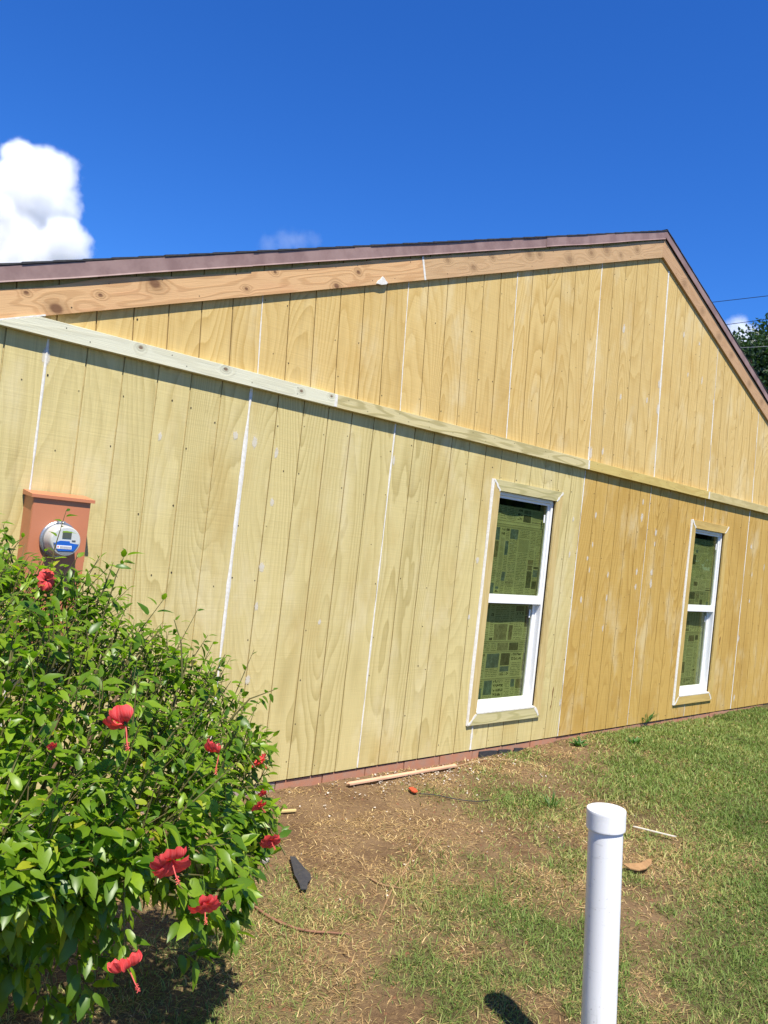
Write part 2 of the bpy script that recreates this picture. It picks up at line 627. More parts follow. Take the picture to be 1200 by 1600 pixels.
def ground_mat():
    t = NT('soil_and_thatch')
    x, y, z = t.coords()
    a = t.attr('lawn').outputs['Fac']
    n1 = t.noise(t.vec, 2.2, 5, .6)
    n2 = t.noise(t.vec, 38, 4, .65)
    n3 = t.noise(t.vec, 150, 3, .6)
    c = t.mix(t.rampf(n1, .35, .65), (.12, .072, .038), (.20, .130, .070))
    c = t.mix(t.math('MULTIPLY', t.rampf(n2, .42, .7), .6), c, (.23, .145, .07))
    c = t.mix(t.math('MULTIPLY', t.rampf(n3, .6, .75), .5), c, (.07, .04, .022))
    g = t.mix(t.rampf(n2, .35, .65), (.04, .045, .016), (.09, .095, .035))
    c = t.mix(t.math('MULTIPLY', a, .75), c, g)
    h = t.math('ADD', n2, t.math('MULTIPLY', n3, .6))
    return t.done(t.bsdf(c, .95, .1, t.bump(h, .8, .02)))


M['ground'] = ground_mat()

# ------------------------------------------------------------------ ground
LBY = np.array([-40, -3.6, -2.73, -2.40, -2.22, -1.53, -.15, .1, 40])
LBX = np.array([-30, 0.9, 1.75, 2.15, 2.85, 3.65, 4.75, 4.9, 30])


def sstep(v, a, b):
    t = np.clip((v - a) / (b - a), 0, 1)
    return t * t * (3 - 2 * t)


def lawn(x, y):
    """how much living grass covers the soil, 0..1"""
    x, y = np.asarray(x, float), np.asarray(y, float)
    n = fbm(x, y, 1.3, 3.0)
    n2 = fbm(x, y, 4.0, 5.0)
    d = x - np.interp(y, LBY, LBX)
    v = sstep(d + (n - .5) * 1.6, -.45, .75)
    v = v * (1 - .55 * sstep(n2, .5, .72) * (1 - sstep(d, .5, 2.2)))
    near = sstep(-y, .8, 1.9) * .95 * sstep(n2 + n * .5, .66, .92)
    for cx, cy, r, a in ((3.25, -.93, .42, .9), (.95, -1.18, .33, .6), (1.12, -.98, .16, .6), (.55, -1.35, .35, .8), (2.05, -1.75, .5, .5),
                         (1.35, -1.72, .3, .6), (2.75, -.42, .16, .5), (4.2, -.15, .25, .6), (3.5, -.35, .2, .4), (.3, -1.75, .4, .8)):
        near = np.maximum(near, a * np.exp(-((x - cx) ** 2 + (y - cy) ** 2) / r ** 2) * (.45 + n2))
    return np.clip(np.maximum(v, near), 0, 1)


def gz(x, y):
    x, y = np.asarray(x, float), np.asarray(y, float)
    d = np.clip(-y, 0, 4)
    z = -.075 - .026 * d + .035 * sstep(x, 3.9, 5.2) + .012 * sstep(x, 8, 10) - .02 * sstep(x, 6.3, 7.2) * (1 - sstep(x, 7.9, 8.6)) * (d < 1)
    z = z + (fbm(x, y, 1.7, 8) - .5) * .035 + (vnoise(x, y, 9, 2) - .5) * .014
    return z


def axis(lo, hi, step, far):
    c = list(np.arange(lo, hi + 1e-6, step))
    g = step
    a = lo
    left = []
    while a > -far:
        g *= 1.35
        a -= g
        left.append(a)
    g, a, right = step, hi, []
    while a < far:
        g *= 1.35
        a += g
        right.append(a)
    return np.array(left[::-1] + c + right)


gx, gy = axis(-1.6, 11, .045, 1500), axis(-3.4, .3, .045, 1500)
X, Y = np.meshgrid(gx, gy)
nx, ny = len(gx), len(gy)
Z = np.where((np.abs(X) < 40) & (np.abs(Y) < 40), gz(X, Y), -.2)
idx = np.arange(nx * ny).reshape(ny, nx)
F = np.stack([idx[:-1, :-1], idx[:-1, 1:], idx[1:, 1:], idx[1:, :-1]], -1).reshape(-1, 4)
gm = fast_mesh('ground', np.stack([X, Y, Z], -1).reshape(-1, 3), F)
point_attr(gm, 'lawn', lawn(X, Y).ravel())
gm.polygons.foreach_set('use_smooth', [True] * len(gm.polygons))
tag(obj('ground', gm, M['ground']), 'patchy yard soil with dry thatch and lawn', kind='structure')

# ------------------------------------------------------------------ house
S = .2032
house = empty('wooden_house', (0, 0, 0))
tag(house, 'unpainted plywood sided house gable with two windows and cedar rake boards', 'house')
AX, AZ = 5.8265, 4.7267                       # apex of the rake boards' lower edge
XL, XR = -.6096, 12.192
WINS = [dict(ox0=3.575, ox1=4.545, oz0=.205, oz1=2.197, rail=1.228), dict(ox0=7.03, ox1=7.955, oz0=.145, oz1=2.19, rail=1.212)]
CW = .09
for w in WINS:
    w.update(x0=w['ox0'] + CW, x1=w['ox1'] - CW, z0=w['oz0'] + CW, z1=w['oz1'] - CW)


def rake_clip(poly, extra):
    poly = clip(poly, -SL, 1, AZ - SL * AX + extra)
    if len(poly) > 2:
        poly = clip(poly, -SR, 1, AZ - SR * AX + extra)
    return poly


def lower_polys(x0, x1):
    z0, z1 = 0.0, 2.49
    polys = [[(x0, z0), (x1, z0), (x1, z1), (x0, z1)]]
    for w in WINS:
        a0, a1, b0, b1 = w['x0'] - .012, w['x1'] + .012, w['z0'] - .012, w['z1'] + .012
        if x1 <= a0 or x0 >= a1:
            continue
        if x0 >= a0 and x1 <= a1:
            polys = [[(x0, z0), (x1, z0), (x1, b0), (x0, b0)], [(x0, b1), (x1, b1), (x1, z1), (x0, z1)]]
        elif x0 < a0:
            polys = [[(x0, z0), (x1, z0), (x1, b0), (a0, b0), (a0, b1), (x1, b1), (x1, z1), (x0, z1)]]
        else:
            polys = [[(x0, z0), (x1, z0), (x1, z1), (x0, z1), (x0, b1), (a1, b1), (a1, b0), (x0, b0)]]
    if x0 < 0.3:
        polys = [rake_clip(p, .09) for p in polys]
    return polys


LEAN = -.06


def upper_poly(k, g):
    z0, z1 = 2.50, 5.2
    xa, xb = k * S + .03 + g, (k + 1) * S + .03 - g
    f = lambda x, z: (x + LEAN * (z - 2.54), z)
    return rake_clip([f(xa, z0), f(xb, z0), f(xb, z1), f(xa, z1)], .186)


GAP = .0042
seed = 0
for k0 in range(-6, 60, 6):
    ks = [k for k in range(k0, k0 + 6) if k >= -3]
    seed += 1
    b = MB()
    for k in ks:
        for p in lower_polys(k * S, (k + 1) * S):
            if len(p) > 2:
                b.prism(p, .0085, .02)
    panel = b.build('lower_siding_panel', M['ply_back_pale'] if k0 < 6 else M['ply_back'], house)
    mat = M['ply_green'] if k0 < 24 else M['ply_amber']
    dy = .0006 * (seed % 3)
    for k in ks:
        for p in lower_polys(k * S + GAP * (.8 + .4 * random.random()), (k + 1) * S - GAP):
            if len(p) > 2:
                o = MB().prism(p, dy, .0084).build('board', mat, panel)
                o['seed'] = float(seed)
for k0 in range(-6, 48, 6):
    seed += 1
    b = MB()
    bs = []
    for k in range(k0, k0 + 6):
        p = upper_poly(k, 0.0)
        q = upper_poly(k, GAP * .9)
        if len(p) > 2 and max(z for x, z in p) > 2.52:
            b.prism(p, .0085, .02)
            if len(q) > 2:
                bs.append(q)
    if not bs:
        continue
    panel = b.build('upper_siding_panel', M['ply_back'], house)
    for q in bs:
        o = MB().prism(q, .0007 * (seed % 2), .0084).build('board', M['ply_honey'], panel)
        o['seed'] = float(seed)

# side and back walls, inner floor, foundation
MB().box(XL + .002, XL + .02, .021, 8.0, 0, 2.62).build('side_wall', M['ply_green'], house)
MB().box(XR - .02, XR - .002, .021, 8.0, 0, 2.42).build('side_wall', M['ply_amber'], house)
MB().prism([(XL + .03, 0), (XR - .03, 0), (XR - .03, 2.3), (AX, 4.7), (XL + .03, 2.4)], 8.0, 8.02).build('back_wall', M['ply_honey'], house)
MB().box(XL + .04, XR - .04, .05, 7.95, -.02, .0).build('floor', M['dark'], house)
MB().box(XL + .03, XR - .03, .03, 7.98, -.45, -.025).build('foundation_core', M['mortar'], house)
# foundation face: courses of red painted block, uneven faces
random.seed(21)
x = XL + .02
bi = 0
while x < 9.9:
    wdt = .39
    face = .010 + random.uniform(-.003, .004)
    z1 = -.012
    z0 = -.21
    m = M['mortar'] if x < 1.55 else M['brick']
    v = []
    MB().prism([(x + .004, z0), (min(x + wdt, XR - .04) - .004, z0), (min(x + wdt, XR - .04) - .004, z1), (x + .004, z1)], face, .0295, .003).build('foundation_block', m, house)
    x += wdt

# trim band: four lengths, butt joints
TL = -.0425


def trim(name, x0, x1, mat, lab=None, z0=2.4465, z1=2.533):
    p = [(x0, z0), (x1, z0), (x1, z1), (x0, z1)]
    p = clip(p, -SL, 1, AZ - SL * AX - .004)
    o = MB().prism(p, TL, -.0025, .003).build(name, mat, house)
    if lab:
        o['label'] = lab
    return o


trim('trim_board', -.36, 1.843, M['trim_pale'], 'pale weathered length of the trim band')
trim('trim_board', 1.850, 4.858, M['trim_figured'], 'trim length with bold wavy grain')
trim('trim_board', 4.866, 7.305, M['trim_yellow'], 'yellow length of the trim band')
trim('trim_board', 7.313, 9.9, M['trim_olive'])
trim('trim_board', 9.905, XR, M['trim_olive'])
for xj in (1.8465, 4.862, 7.309):
    MB().prism([(xj - .012, 2.449), (xj + .012, 2.449), (xj + .010, 2.531), (xj - .013, 2.531)], TL - .0022, TL + .01, .0015).build('caulk_joint', M['caulk'], house)

# rake boards with waney top edges
RK = -.024


def rake(x0, x1, sl, mat, wane, seedo, j0=0.0, j1=0.0):
    n = 60
    lo = [(x0 + j0 * 0, AZ + sl * (x0 - AX)), (x1, AZ + sl * (x1 - AX))]
    top = []
    for i in range(n + 1):
        f = i / n
        xx = x1 + j1 + (x0 + j0 - x1 - j1) * f
        zz = AZ + sl * (xx - AX) + .178 - wane * float(vnoise(xx, 0, 2.3, seedo)) ** 2 * 1.6 - wane * .35 * float(vnoise(xx, 1, 9, seedo))
        top.append((xx, zz))
    return MB().prism(lo + top, RK, -.0025).build('rake_board', mat, house)


rake(-.86, 2.548, SL, M['cedar_a'], .020, 1.0, j1=-.055)
rake(2.553, AX - .002, SL, M['cedar_b'], .018, 4.0, j0=-.055, j1=-.02)
rake(AX + .002, 12.45, SR, M['cedar_c'], .008, 6.0, j0=-.02)
MB().prism([(2.542, 3.505), (2.560, 3.511), (2.51, 3.665), (2.492, 3.66)], RK - .0012, RK + .002).build('caulk_joint', M['caulk'], house)
MB().prism([(5.80, 4.723), (5.835, 4.722), (5.82, 4.89), (5.80, 4.885)], RK - .0012, RK + .002).build('mitre_joint', M['cedar_c'], house)
# caulk blob where a nail hole was filled on the rake
pts = [(2.07, 3.345), (2.14, 3.352), (2.20, 3.375), (2.215, 3.395), (2.185, 3.408), (2.165, 3.425), (2.142, 3.436), (2.126, 3.42), (2.115, 3.40), (2.085, 3.375)]
pts = [(2.143 + (a_ - 2.143) * .72, 3.372 + (b_ - 3.372) * .72 - .008) for a_, b_ in pts]
MB().prism(pts, RK - .004, RK + .001, .002).build('filler_blob', M['caulk'], house)
MB().prism([(-.3, 2.446), (-.04, 2.543), (-.042, 2.551), (-.3, 2.455)], TL + .002, RK + .001, .001).build('caulk_joint', M['caulk'], house)

# roof: deck, drip edge, shingle courses
roof = MB()
TOPL = lambda x: AZ + SL * (x - AX) + .188
TOPR = lambda x: AZ + SR * (x - AX) + .188
APZ = AZ + .188
roof.prism([(-1.0, TOPL(-1.0)), (AX - .02, APZ), (AX - .02, APZ + .055), (-1.0, TOPL(-1.0) + .055)], -.030, 8.3)
roof.prism([(AX - .02, APZ), (12.6, TOPR(12.6)), (12.6, TOPR(12.6) + .055), (AX - .02, APZ + .055)], -.030, 8.3)
ro = roof.build('roof', M['dark'], house)


def drip_edge(x0, x1, fn, seedo):
    n = 70
    v, f = [], []
    for i in range(n + 1):
        xx = x0 + (x1 - x0) * i / n
        wob = (float(vnoise(xx, 0, 1.9, seedo)) - .5) * .006
        zb = fn(xx) - .002 + (float(vnoise(xx, 3, 2.6, seedo)) - .5) * .006
        zt = fn(xx) + .076
        yy = -.0375 + wob
        v += [(xx, yy - .004, zb - .004), (xx, yy, zb + .004), (xx, yy + .001, zt), (xx, .04, zt + .0012), (xx, yy + .003, zb - .004)]
    for i in range(n):
        a, b = i * 5, (i + 1) * 5
        for j in (0, 1, 2):
            f.append((a + j, b + j, b + j + 1, a + j + 1))
        f.append((a + 4, b + 4, b, a))
    return mesh('drip_edge', v, f, M['drip'], ro)


for xa, xb in ((-1.0, 1.1), (1.095, 3.9), (3.895, AX - .022)):
    drip_edge(xa, xb, lambda x: TOPL(x) - (0.0012 if xb < 3 else 0), xa)
drip_edge(AX - .022, 12.6, TOPR, 8.0)
random.seed(5)
c = 0
x = -1.05
while x < AX:
    j = random.uniform(-.003, .002)
    z = TOPL(x) + .078
    MB().prism([(x, z), (min(x + .30, AX), z + SL * min(.30, AX - x) + .0), (min(x + .30, AX), z + SL * min(.30, AX - x) + .004), (x, z + .012)], -.041 + j, 8.35).build('shingle_course', M['shingle'], ro)
    x += .145
x = 12.65
while x > AX:
    j = random.uniform(-.003, .002)
    z = TOPR(x) + .078
    xe = max(x - .30, AX - .02)
    MB().prism([(xe, z - SR * (x - xe)), (x, z), (x, z + .012), (xe, z - SR * (x - xe) + .004)], -.041 + j, 8.35).build('shingle_course', M['shingle'], ro)
    x -= .145


# caulk seams
def seam(xf, z0, z1, wid, seedo, broken=0.0):
    v, f = [], []
    n = int((z1 - z0) / .03)
    for i in range(n + 1):
        z = z0 + (z1 - z0) * i / n
        a = float(vnoise(z, 0, 3.2, seedo))
        b_ = float(vnoise(z, 2, 14.0, seedo))
        w = wid * (.25 + 1.0 * a * a + .75 * b_)
        if broken and a < broken:
            w = wid * .12
        xc = xf(z) + (float(vnoise(z, 5, 1.3, seedo)) - .5) * .005
        v += [(xc - w, -.0004, z), (xc - w * .3, -.0046, z), (xc + w * .35, -.0042, z), (xc + w, -.0004, z)]
    for i in range(n):
        a, b_ = i * 4, i * 4 + 4
        f += [(a, a + 1, b_ + 1, b_), (a + 1, a + 2, b_ + 2, b_ + 1), (a + 2, a + 3, b_ + 3, b_ + 2)]
    return mesh('caulk_seam', v, f, M['caulk'], house, True)


for k, w, br in ((-6 + 3, .004, .3), (0, .0072, .0), (6, .0095, .0), (12, .0072, .0), (24, .004, .6), (30, .0045, .65), (42, .005, .5)):
    seam(lambda z: k * S, .004, 2.455, w, k + .5, br)
seam(lambda z: 36 * S, .004, .14, .005, 36.5, .4)
seam(lambda z: 36 * S, 2.2, 2.455, .005, 36.7, .4)
seam(lambda z: 18 * S, .004, .2, .008, 18.5, .3)
for k, w, br in ((6, .004, .15), (12, .0045, .0), (18, .005, .3), (24, .007, .0), (30, .011, .1), (36, .008, .5), (42, .006, .55)):
    zt = min(AZ + SL * (k * S - AX), AZ + SR * (k * S - AX))
    seam(lambda z: k * S + .03 + LEAN * (z - 2.54), 2.53, zt + .02, w, k + 40.5, br)

# filler smears over nail holes
smears = [(250, 682, 1), (387, 1062, 1.2), (432, 708, 1), (425, 785, 1.2), (409, 886, 1.4), (401, 947, 1.3), (499, 972, .9), (746, 875, 1.3), (733, 964, .9),
          (931, 805, 1.2), (926, 851, 1.2), (918, 872, 1), (921, 890, 1), (950, 898, 1.3), (908, 937, 1.7), (948, 934, 1.2), (942, 981, 1.2), (890, 866, 1.2), (896, 811, 1),
          (1005, 784, 1.5), (1003, 808, 2.0), (1025, 832, 1.6), (1023, 850, 1.4), (995, 893, 2.2), (1018, 894, 2.0), (1017, 912, 1.8), (993, 917, 1.9), (1174, 854, 2), (1194, 886, 1.5),
          (1175, 898, 1.2), (1171, 939, 1.3), (1154, 998, 1.6), (1147, 1090, 1.8), (975, 513, 1.7), (1069, 523, 1.4), (1093, 537, 1.2), (1075, 585, 1.4), (1097, 594, 1.4),
          (970, 620, 1.4), (1011, 625, 1.4), (942, 705, 1.3), (923, 708, 2.2), (1115, 628, 2.0), (1030, 600, 2.2), (1028, 640, 2.4), (72, 557, 2.0), (368, 680, 1.6), (398, 690, 1.6), (615, 720, 1.6),
          (737, 1150, 1.4), (875, 1098, 1.1)]
random.seed(3)
for i, (px, py, s) in enumerate(smears):
    P = on_wall(px, py, -.001)
    rx, rz = .017 * s ** .8 * random.uniform(.8, 1.3), .030 * s ** .8 * random.uniform(.8, 1.5)
    v = [(P[0], -.0012, P[2])]
    e = [1.0]
    for r, ev in ((.55, .75), (1.0, .0)):
        for k in range(12):
            t = 2 * math.pi * k / 12
            jr = r * random.uniform(.8, 1.2)
            v.append((P[0] + math.cos(t) * rx * jr, -.0012 + .0003 * (r > .9), P[2] + math.sin(t) * rz * jr))
            e.append(ev)
    f = [(0, 1 + (k + 1) % 12, 1 + k) for k in range(12)] + [(1 + k, 1 + (k + 1) % 12, 13 + (k + 1) % 12, 13 + k) for k in range(12)]
    o = mesh('filler_smear', v, [tuple(reversed(q)) for q in f], M['filler'], house)
    point_attr(o.data, 'edge', e)

# nail heads
random.seed(11)
b = MB()
for k in range(-3, 50):
    for z in (.05, .35, .66, .98, 1.3, 1.62, 1.95, 2.25, 2.62, 2.95, 3.3, 3.65, 4.0, 4.35):
        if random.random() < .42:
            continue
        x = k * S + (random.choice((.018, -.02)) if random.random() < .8 else .1) + (LEAN * (z - 2.54) + .03 if z > 2.5 else 0)
        z += random.uniform(-.07, .07)
        if z > min(AZ + SL * (x - AX), AZ + SR * (x - AX)) - .03 or any(w['ox0'] - .01 < x < w['ox1'] + .01 and w['oz0'] - .01 < z < w['oz1'] + .01 for w in WINS):
            continue
        r = random.uniform(.0026, .0048)
        b.prism([(x + r * math.cos(t * 1.0472), z + r * 1.2 * math.sin(t * 1.0472)) for t in range(6)], -.0014, .003)
for x0, x1, zf in ((-.2, 9.4, 2.47), (-.2, 9.4, 2.51)):
    x = x0
    while x < x1:
        x += random.uniform(.2, .6)
        r = .003
        b.prism([(x + r * math.cos(t * 1.0472), zf + r * math.sin(t * 1.0472)) for t in range(6)], TL - .001, TL + .002)
x = -.2
while x < 8.6:
    x += random.uniform(.12, .3)
    zz = min(AZ + SL * (x - AX), AZ + SR * (x - AX)) + random.choice((.03, .14))
    r = random.uniform(.0025, .004)
    b.prism([(x + r * math.cos(t * 1.0472), zz + r * math.sin(t * 1.0472)) for t in range(6)], RK - .001, RK + .002)
tag(b.build('nail_heads', M['nail'], house), kind='stuff')
# dark pitch pocket beside the near window and others
for px, py, h_, w_ in ((864, 1082, .075, .008), (862, 1098, .05, .004), (1125, 1000, .06, .012), (1121, 993, .04, .006), (860, 1105, .03, .004)):
    P = on_wall(px, py)
    q = [(P[0] - w_ * .3, P[2] - h_), (P[0] + w_ * .5, P[2] - h_ * .2), (P[0] + w_, P[2] + h_ * .35), (P[0] + w_ * .2, P[2] + h_ * .7), (P[0] - w_, P[2] + h_ * .2)]
    MB().prism(q, -.0011, .003).build('pitch_pocket', plain('pitch', (.16, .08, .025), .8), house)


# windows
def news(seedn, nxp, nzp, dens=1.0):
    r = np.random.default_rng(seedn)
    img = np.empty((nzp, nxp, 3))
    img[:] = (.60, .60, .46)
    img *= (.93 + .1 * r.random((nzp, 1, 1)))
    z = 0
    cuts = [0] + sorted(int(v) for v in r.choice(np.arange(14, nzp - 8), 3, replace=False)) + [nzp]
    for a, bb in zip(cuts[:-1], cuts[1:]):
        x = int(r.integers(0, 3))
        tone = r.uniform(.78, 1.05)
        img[a:bb] *= tone
        img[a:a + 1] *= .62
        while x < nxp - 4:
            wcol = int(r.integers(7, 26))
            x1 = min(x + wcol, nxp - 1)
            zz = a + 2
            while zz < bb - 2:
                h = int(r.integers(3, 22))
                z1 = min(zz + h, bb - 1)
                k = r.random()
                if k < .24 * dens:
                    cc = np.array(((.12, .12, .10), (.26, .25, .20), (.13, .17, .22), (.20, .18, .14))[int(r.integers(0, 4))])
                    blk = cc * (.5 + 1.1 * fbm(*np.meshgrid(np.arange(x1 - x - 1), np.arange(z1 - zz)), .35, seedn + zz)[..., None] + .25 * r.random((z1 - zz, x1 - x - 1, 1)))
                    img[zz:z1, x:x1 - 1] = blk
                elif k < .34:
                    img[zz:z1, x:x1 - 1] *= .78
                elif k < .42:
                    for q in range(zz, z1 - 2, 5):
                        msk = r.random((3, x1 - x - 1)) < .55
                        img[q:q + 3, x:x1 - 1][msk] *= .22
                else:
                    for q in range(zz, z1, 2):
                        ln = r.random(x1 - x - 1) < .8
                        img[q, x:x1 - 1][ln] *= .52
                zz = z1 + 1
            x = x1 + int(r.integers(1, 3))
    return img


def paper_sheet(name, x0, x1, z0, z1, yb, seedn, label, curl=.006, dens=1.0):
    nxp, nzp = 96, 110
    img = news(seedn, nxp, nzp, dens)[::-1]
    xs, zs = np.linspace(x0, x1, nxp + 1), np.linspace(z0, z1, nzp + 1)
    XX, ZZ = np.meshgrid(xs, zs)
    YY = yb + curl * (fbm(XX * 2, ZZ * 2, 2.2, seedn) - .5) * 2 + .004 * np.sin((XX + ZZ * .6) * 14 + seedn) * fbm(XX, ZZ, 3, seedn)
    ii = np.arange((nxp + 1) * (nzp + 1)).reshape(nzp + 1, nxp + 1)
    F = np.stack([ii[:-1, :-1], ii[:-1, 1:], ii[1:, 1:], ii[1:, :-1]], -1).reshape(-1, 4)
    me = fast_mesh(name, np.stack([XX, YY, ZZ], -1).reshape(-1, 3), F)
    ca = me.color_attributes.new('ink', 'FLOAT_COLOR', 'CORNER')
    cc = np.concatenate([img.reshape(-1, 3), np.ones((nxp * nzp, 1))], 1)
    ca.data.foreach_set('color', np.repeat(cc, 4, 0).astype(np.float32).ravel())
    return tag(obj(name, me, M['paper']), label, 'newspaper', 'newspapers taped behind the window panes')


def window(w, mv, mh, name_hint, i):
    win = empty('window', (0, 0, 0), house)
    win['label'] = name_hint
    x0, x1, z0, z1 = w['x0'], w['x1'], w['z0'], w['z1']
    o0, o1, q0, q1 = w['ox0'], w['ox1'], w['oz0'], w['oz1']
    yc = -.0185
    g = .0015
    # mitred casing
    MB().prism([(o0, q0), (x0, z0), (x0, z1), (o0, q1)][::1], yc, -.002, .002).build('casing_board', mv, win)
    MB().prism([(x1, z0), (o1, q0), (o1, q1), (x1, z1)], yc, -.002, .002).build('casing_board', mv, win)
    MB().prism([(o0 + g, q1), (x0 + g, z1 + g), (x1 - g, z1 + g), (o1 - g, q1)], yc - .0008, -.002, .002).build('casing_board', mh, win)
    MB().prism([(o0 + g, q0), (o1 - g, q0), (x1 - g, z0 - g), (x0 + g, z0 - g)], yc - .0008, -.002, .002).build('casing_board', mh, win)
    # caulk: outer left edge and corner mitres
    v, f = [], []
    n = 50
    for k in range(n + 1):
        z = q0 + (q1 - q0) * k / n
        wd = .003 + .011 * float(vnoise(z, 0, 3, i * 7 + 1)) ** 2 + .003 * float(vnoise(z, 0, 14, i * 7 + 2))
        v += [(o0 - wd, -.0006, z), (o0 - .0015, yc - .0002, z), (o0 + .001 + wd * .2, yc - .0012, z), (o0 + .003 + wd * .4, yc + .0005, z)]
    for k in range(n):
        a, b_ = 4 * k, 4 * k + 4
        f += [(a, a + 1, b_ + 1, b_), (a + 1, a + 2, b_ + 2, b_ + 1), (a + 2, a + 3, b_ + 3, b_ + 2)]
    mesh('casing_caulk', v, f, M['caulk'], win, True)
    for (ax, az, bx, bz, s) in ((o0 + .004, q1 - .004, x0 - .002, z1 + .002, 1.3), (o1 - .004, q1 - .004, x1 + .002, z1 + .002, 1.0), (o0 + .004, q0 + .004, x0 - .002, z0 - .002, 1.0), (o1 - .03, q0 + .02, x1 + .0, z0 - .004, 1.3)):
        dx, dz = bx - ax, bz - az
        L = math.hypot(dx, dz)
        nxn, nzn = -dz / L, dx / L
        ring = []
        m = 7
        for k in range(m):
            wd = s * (.004 + .008 * random.random())
            ring.append((ax + dx * k / (m - 1) + nxn * wd, az + dz * k / (m - 1) + nzn * wd))
        for k in reversed(range(m)):
            wd = s * (.004 + .008 * random.random())
            ring.append((ax + dx * k / (m - 1) - nxn * wd, az + dz * k / (m - 1) - nzn * wd))
        ar = sum(ring[k][0] * ring[(k + 1) % len(ring)][1] - ring[(k + 1) % len(ring)][0] * ring[k][1] for k in range(len(ring)))
        if ar < 0:
            ring = ring[::-1]
        MB().prism(ring, yc - .0025, yc + .004).build('mitre_filler', M['caulk'], win)
    # jamb lining + vinyl frame with stepped profile
    b = MB()
    fr = .026
    yF, yB = -.004, .125
    b.box(x0, x0 + fr, yF + .018, yB, z0, z1).box(x1 - fr, x1, yF + .018, yB, z0, z1)
    b.box(x0 + fr, x1 - fr, yF + .018, yB, z1 - fr, z1).box(x0 + fr, x1 - fr, yF + .018, yB, z0, z0 + fr * .8)
    b.box(x1 - fr - .006, x1 - fr, .060, .066, z0 + .02, z1 - .03).box(x0 + fr, x0 + fr + .006, .060, .066, z0 + .02, z1 - .03)
    b.build('frame', M['vinyl'], win)
    # sill bead of caulk above the lower casing
    MB().box(x0 + .004, x1 - .002, -.0205, .020, z0 - .001, z0 + .012).build('sill_bead', M['caulk'], win)
    rl = w['rail']
    # upper sash (outer track)
    u0, u1 = x0 + fr + .001, x1 - fr - .001
    b = MB()
    st = .022
    b.box(u0, u0 + st, .030, .056, rl - .03, z1 - fr - .001).box(u1 - st, u1, .030, .056, rl - .03, z1 - fr - .001)
    b.box(u0 + st, u1 - st, .030, .056, z1 - fr - .001 - st, z1 - fr - .001)
    b.box(u0 - .004, u1 + .004, .018, .057, rl - .036, rl + .036)
    b.build('upper_sash', M['vinyl'], win)
    b = MB()
    sl_ = .036
    b.box(u0, u0 + sl_, .068, .094, z0 + .021, rl + .02).box(u1 - sl_, u1, .068, .094, z0 + .021, rl + .02)
    b.box(u0 + sl_, u1 - sl_, .068, .094, z0 + .021, z0 + .085).box(u0 + sl_, u1 - sl_, .068, .094, rl - .022, rl + .02)
    b.build('lower_sash', M['vinyl'], win)
    MB().box(u0 + st, u1 - st, .042, .046, rl + .036, z1 - fr - st - .001).build('upper_pane', M['glass'], win)
    MB().box(u0 + sl_, u1 - sl_, .080, .084, z0 + .085, rl - .022).build('lower_pane', M['glass'], win)
    MB().box(u1 - st - .034, u1 - st - .018, .037, .0412, z1 - .20, z1 - .13).build('latch_tab', M['vinyl'], win)
    MB().box(u1 - sl_ - .034, u1 - sl_ - .018, .075, .0792, rl - .16, rl - .09).build('latch_tab', M['vinyl'], win)
    # near-black panel: the unlit room's darkness put into its colour
    MB().box(x0 - .02, x1 + .02, .20, .21, z0 - .05, z1 + .05).build('room_shade_panel', M['dark'], win)
    near = 'window nearer the camera' if i == 0 else 'far right window'
    dens = 1.0 if i == 0 else .8
    paper_sheet('newspaper', u0 + .005, u1 - .005, rl + .005, z1 - .10, .072 if True else 0, 12 + i * 5, 'printed newspaper pages behind the upper pane of the ' + near, .007, dens)
    paper_sheet('newspaper', u0 + .01, u1 - .01, z0 + .05, rl - .05, .108, 44 + i * 5, 'printed newspaper pages behind the lower pane of the ' + near, .008, dens * 1.25)


random.seed(31)
window(WINS[0], M['case_v'], M['case_h'], 'near window with greenish casing', 0)
window(WINS[1], M['case_v2'], M['case_h2'], 'far window with amber casing', 1)

# ------------------------------------------------------------------ electric meter box
mb = empty('electric_meter_box', (.12, 0, 1.0))
tag(mb, 'terracotta painted electric meter box with round grey meter on the wall', 'meter box')


def mpart(b, name, mat, parent=mb, smooth=False):
    b.v = [(x - .12, y, z - 1.0) for x, y, z in b.v]
    return b.build(name, mat, parent, smooth)


bx0, bx1, bzt = -.022, .265, 1.655
b = MB()
b.prism([(bx0, .93), (bx1, .93), (bx1, bzt), (bx0, bzt)], -.13, -.0045, .006)
mpart(b, 'box_body', M['terracotta'])
n = len
v = [(bx0 - .012, -.006, bzt + .024), (bx1 + .012, -.006, bzt + .024), (bx1 + .014, -.144, bzt + .006), (bx0 - .014, -.144, bzt + .006),
     (bx0 - .012, -.006, bzt + .0005), (bx1 + .012, -.006, bzt + .0005), (bx1 + .014, -.144, bzt - .010), (bx0 - .014, -.144, bzt - .010)]
b = MB()
b.v = v
b.f = [(3, 2, 1, 0), (4, 5, 6, 7), (3, 7, 6, 2), (0, 4, 7, 3), (1, 2, 6, 5), (0, 1, 5, 4)]
mpart(b, 'hood', M['terracotta'])
mpart(MB().box(bx1 + .0005, bx1 + .012, -.10, -.075, 1.34, 1.375), 'side_latch', M['terracotta'])
mcx, mcz = .118, 1.447
mpart(MB().lathe([(.092, .0005), (.092, .014), (.086, .018), (.080, .018)], (mcx, -.13, mcz), 'y', 40), 'seal_ring', M['steel'], smooth=False)
mt = mpart(MB().lathe([(.080, .0185), (.079, .03), (.075, .085), (.0735, .100), (.070, .108), (.067, .1085)], (mcx, -.13, mcz), 'y', 40), 'meter_cover',
           plain('pale_meter_plastic', (.50, .50, .45), .25, .5, .35, 22, (.36, .36, .32)), smooth=True)
yf = -.13 - .1087


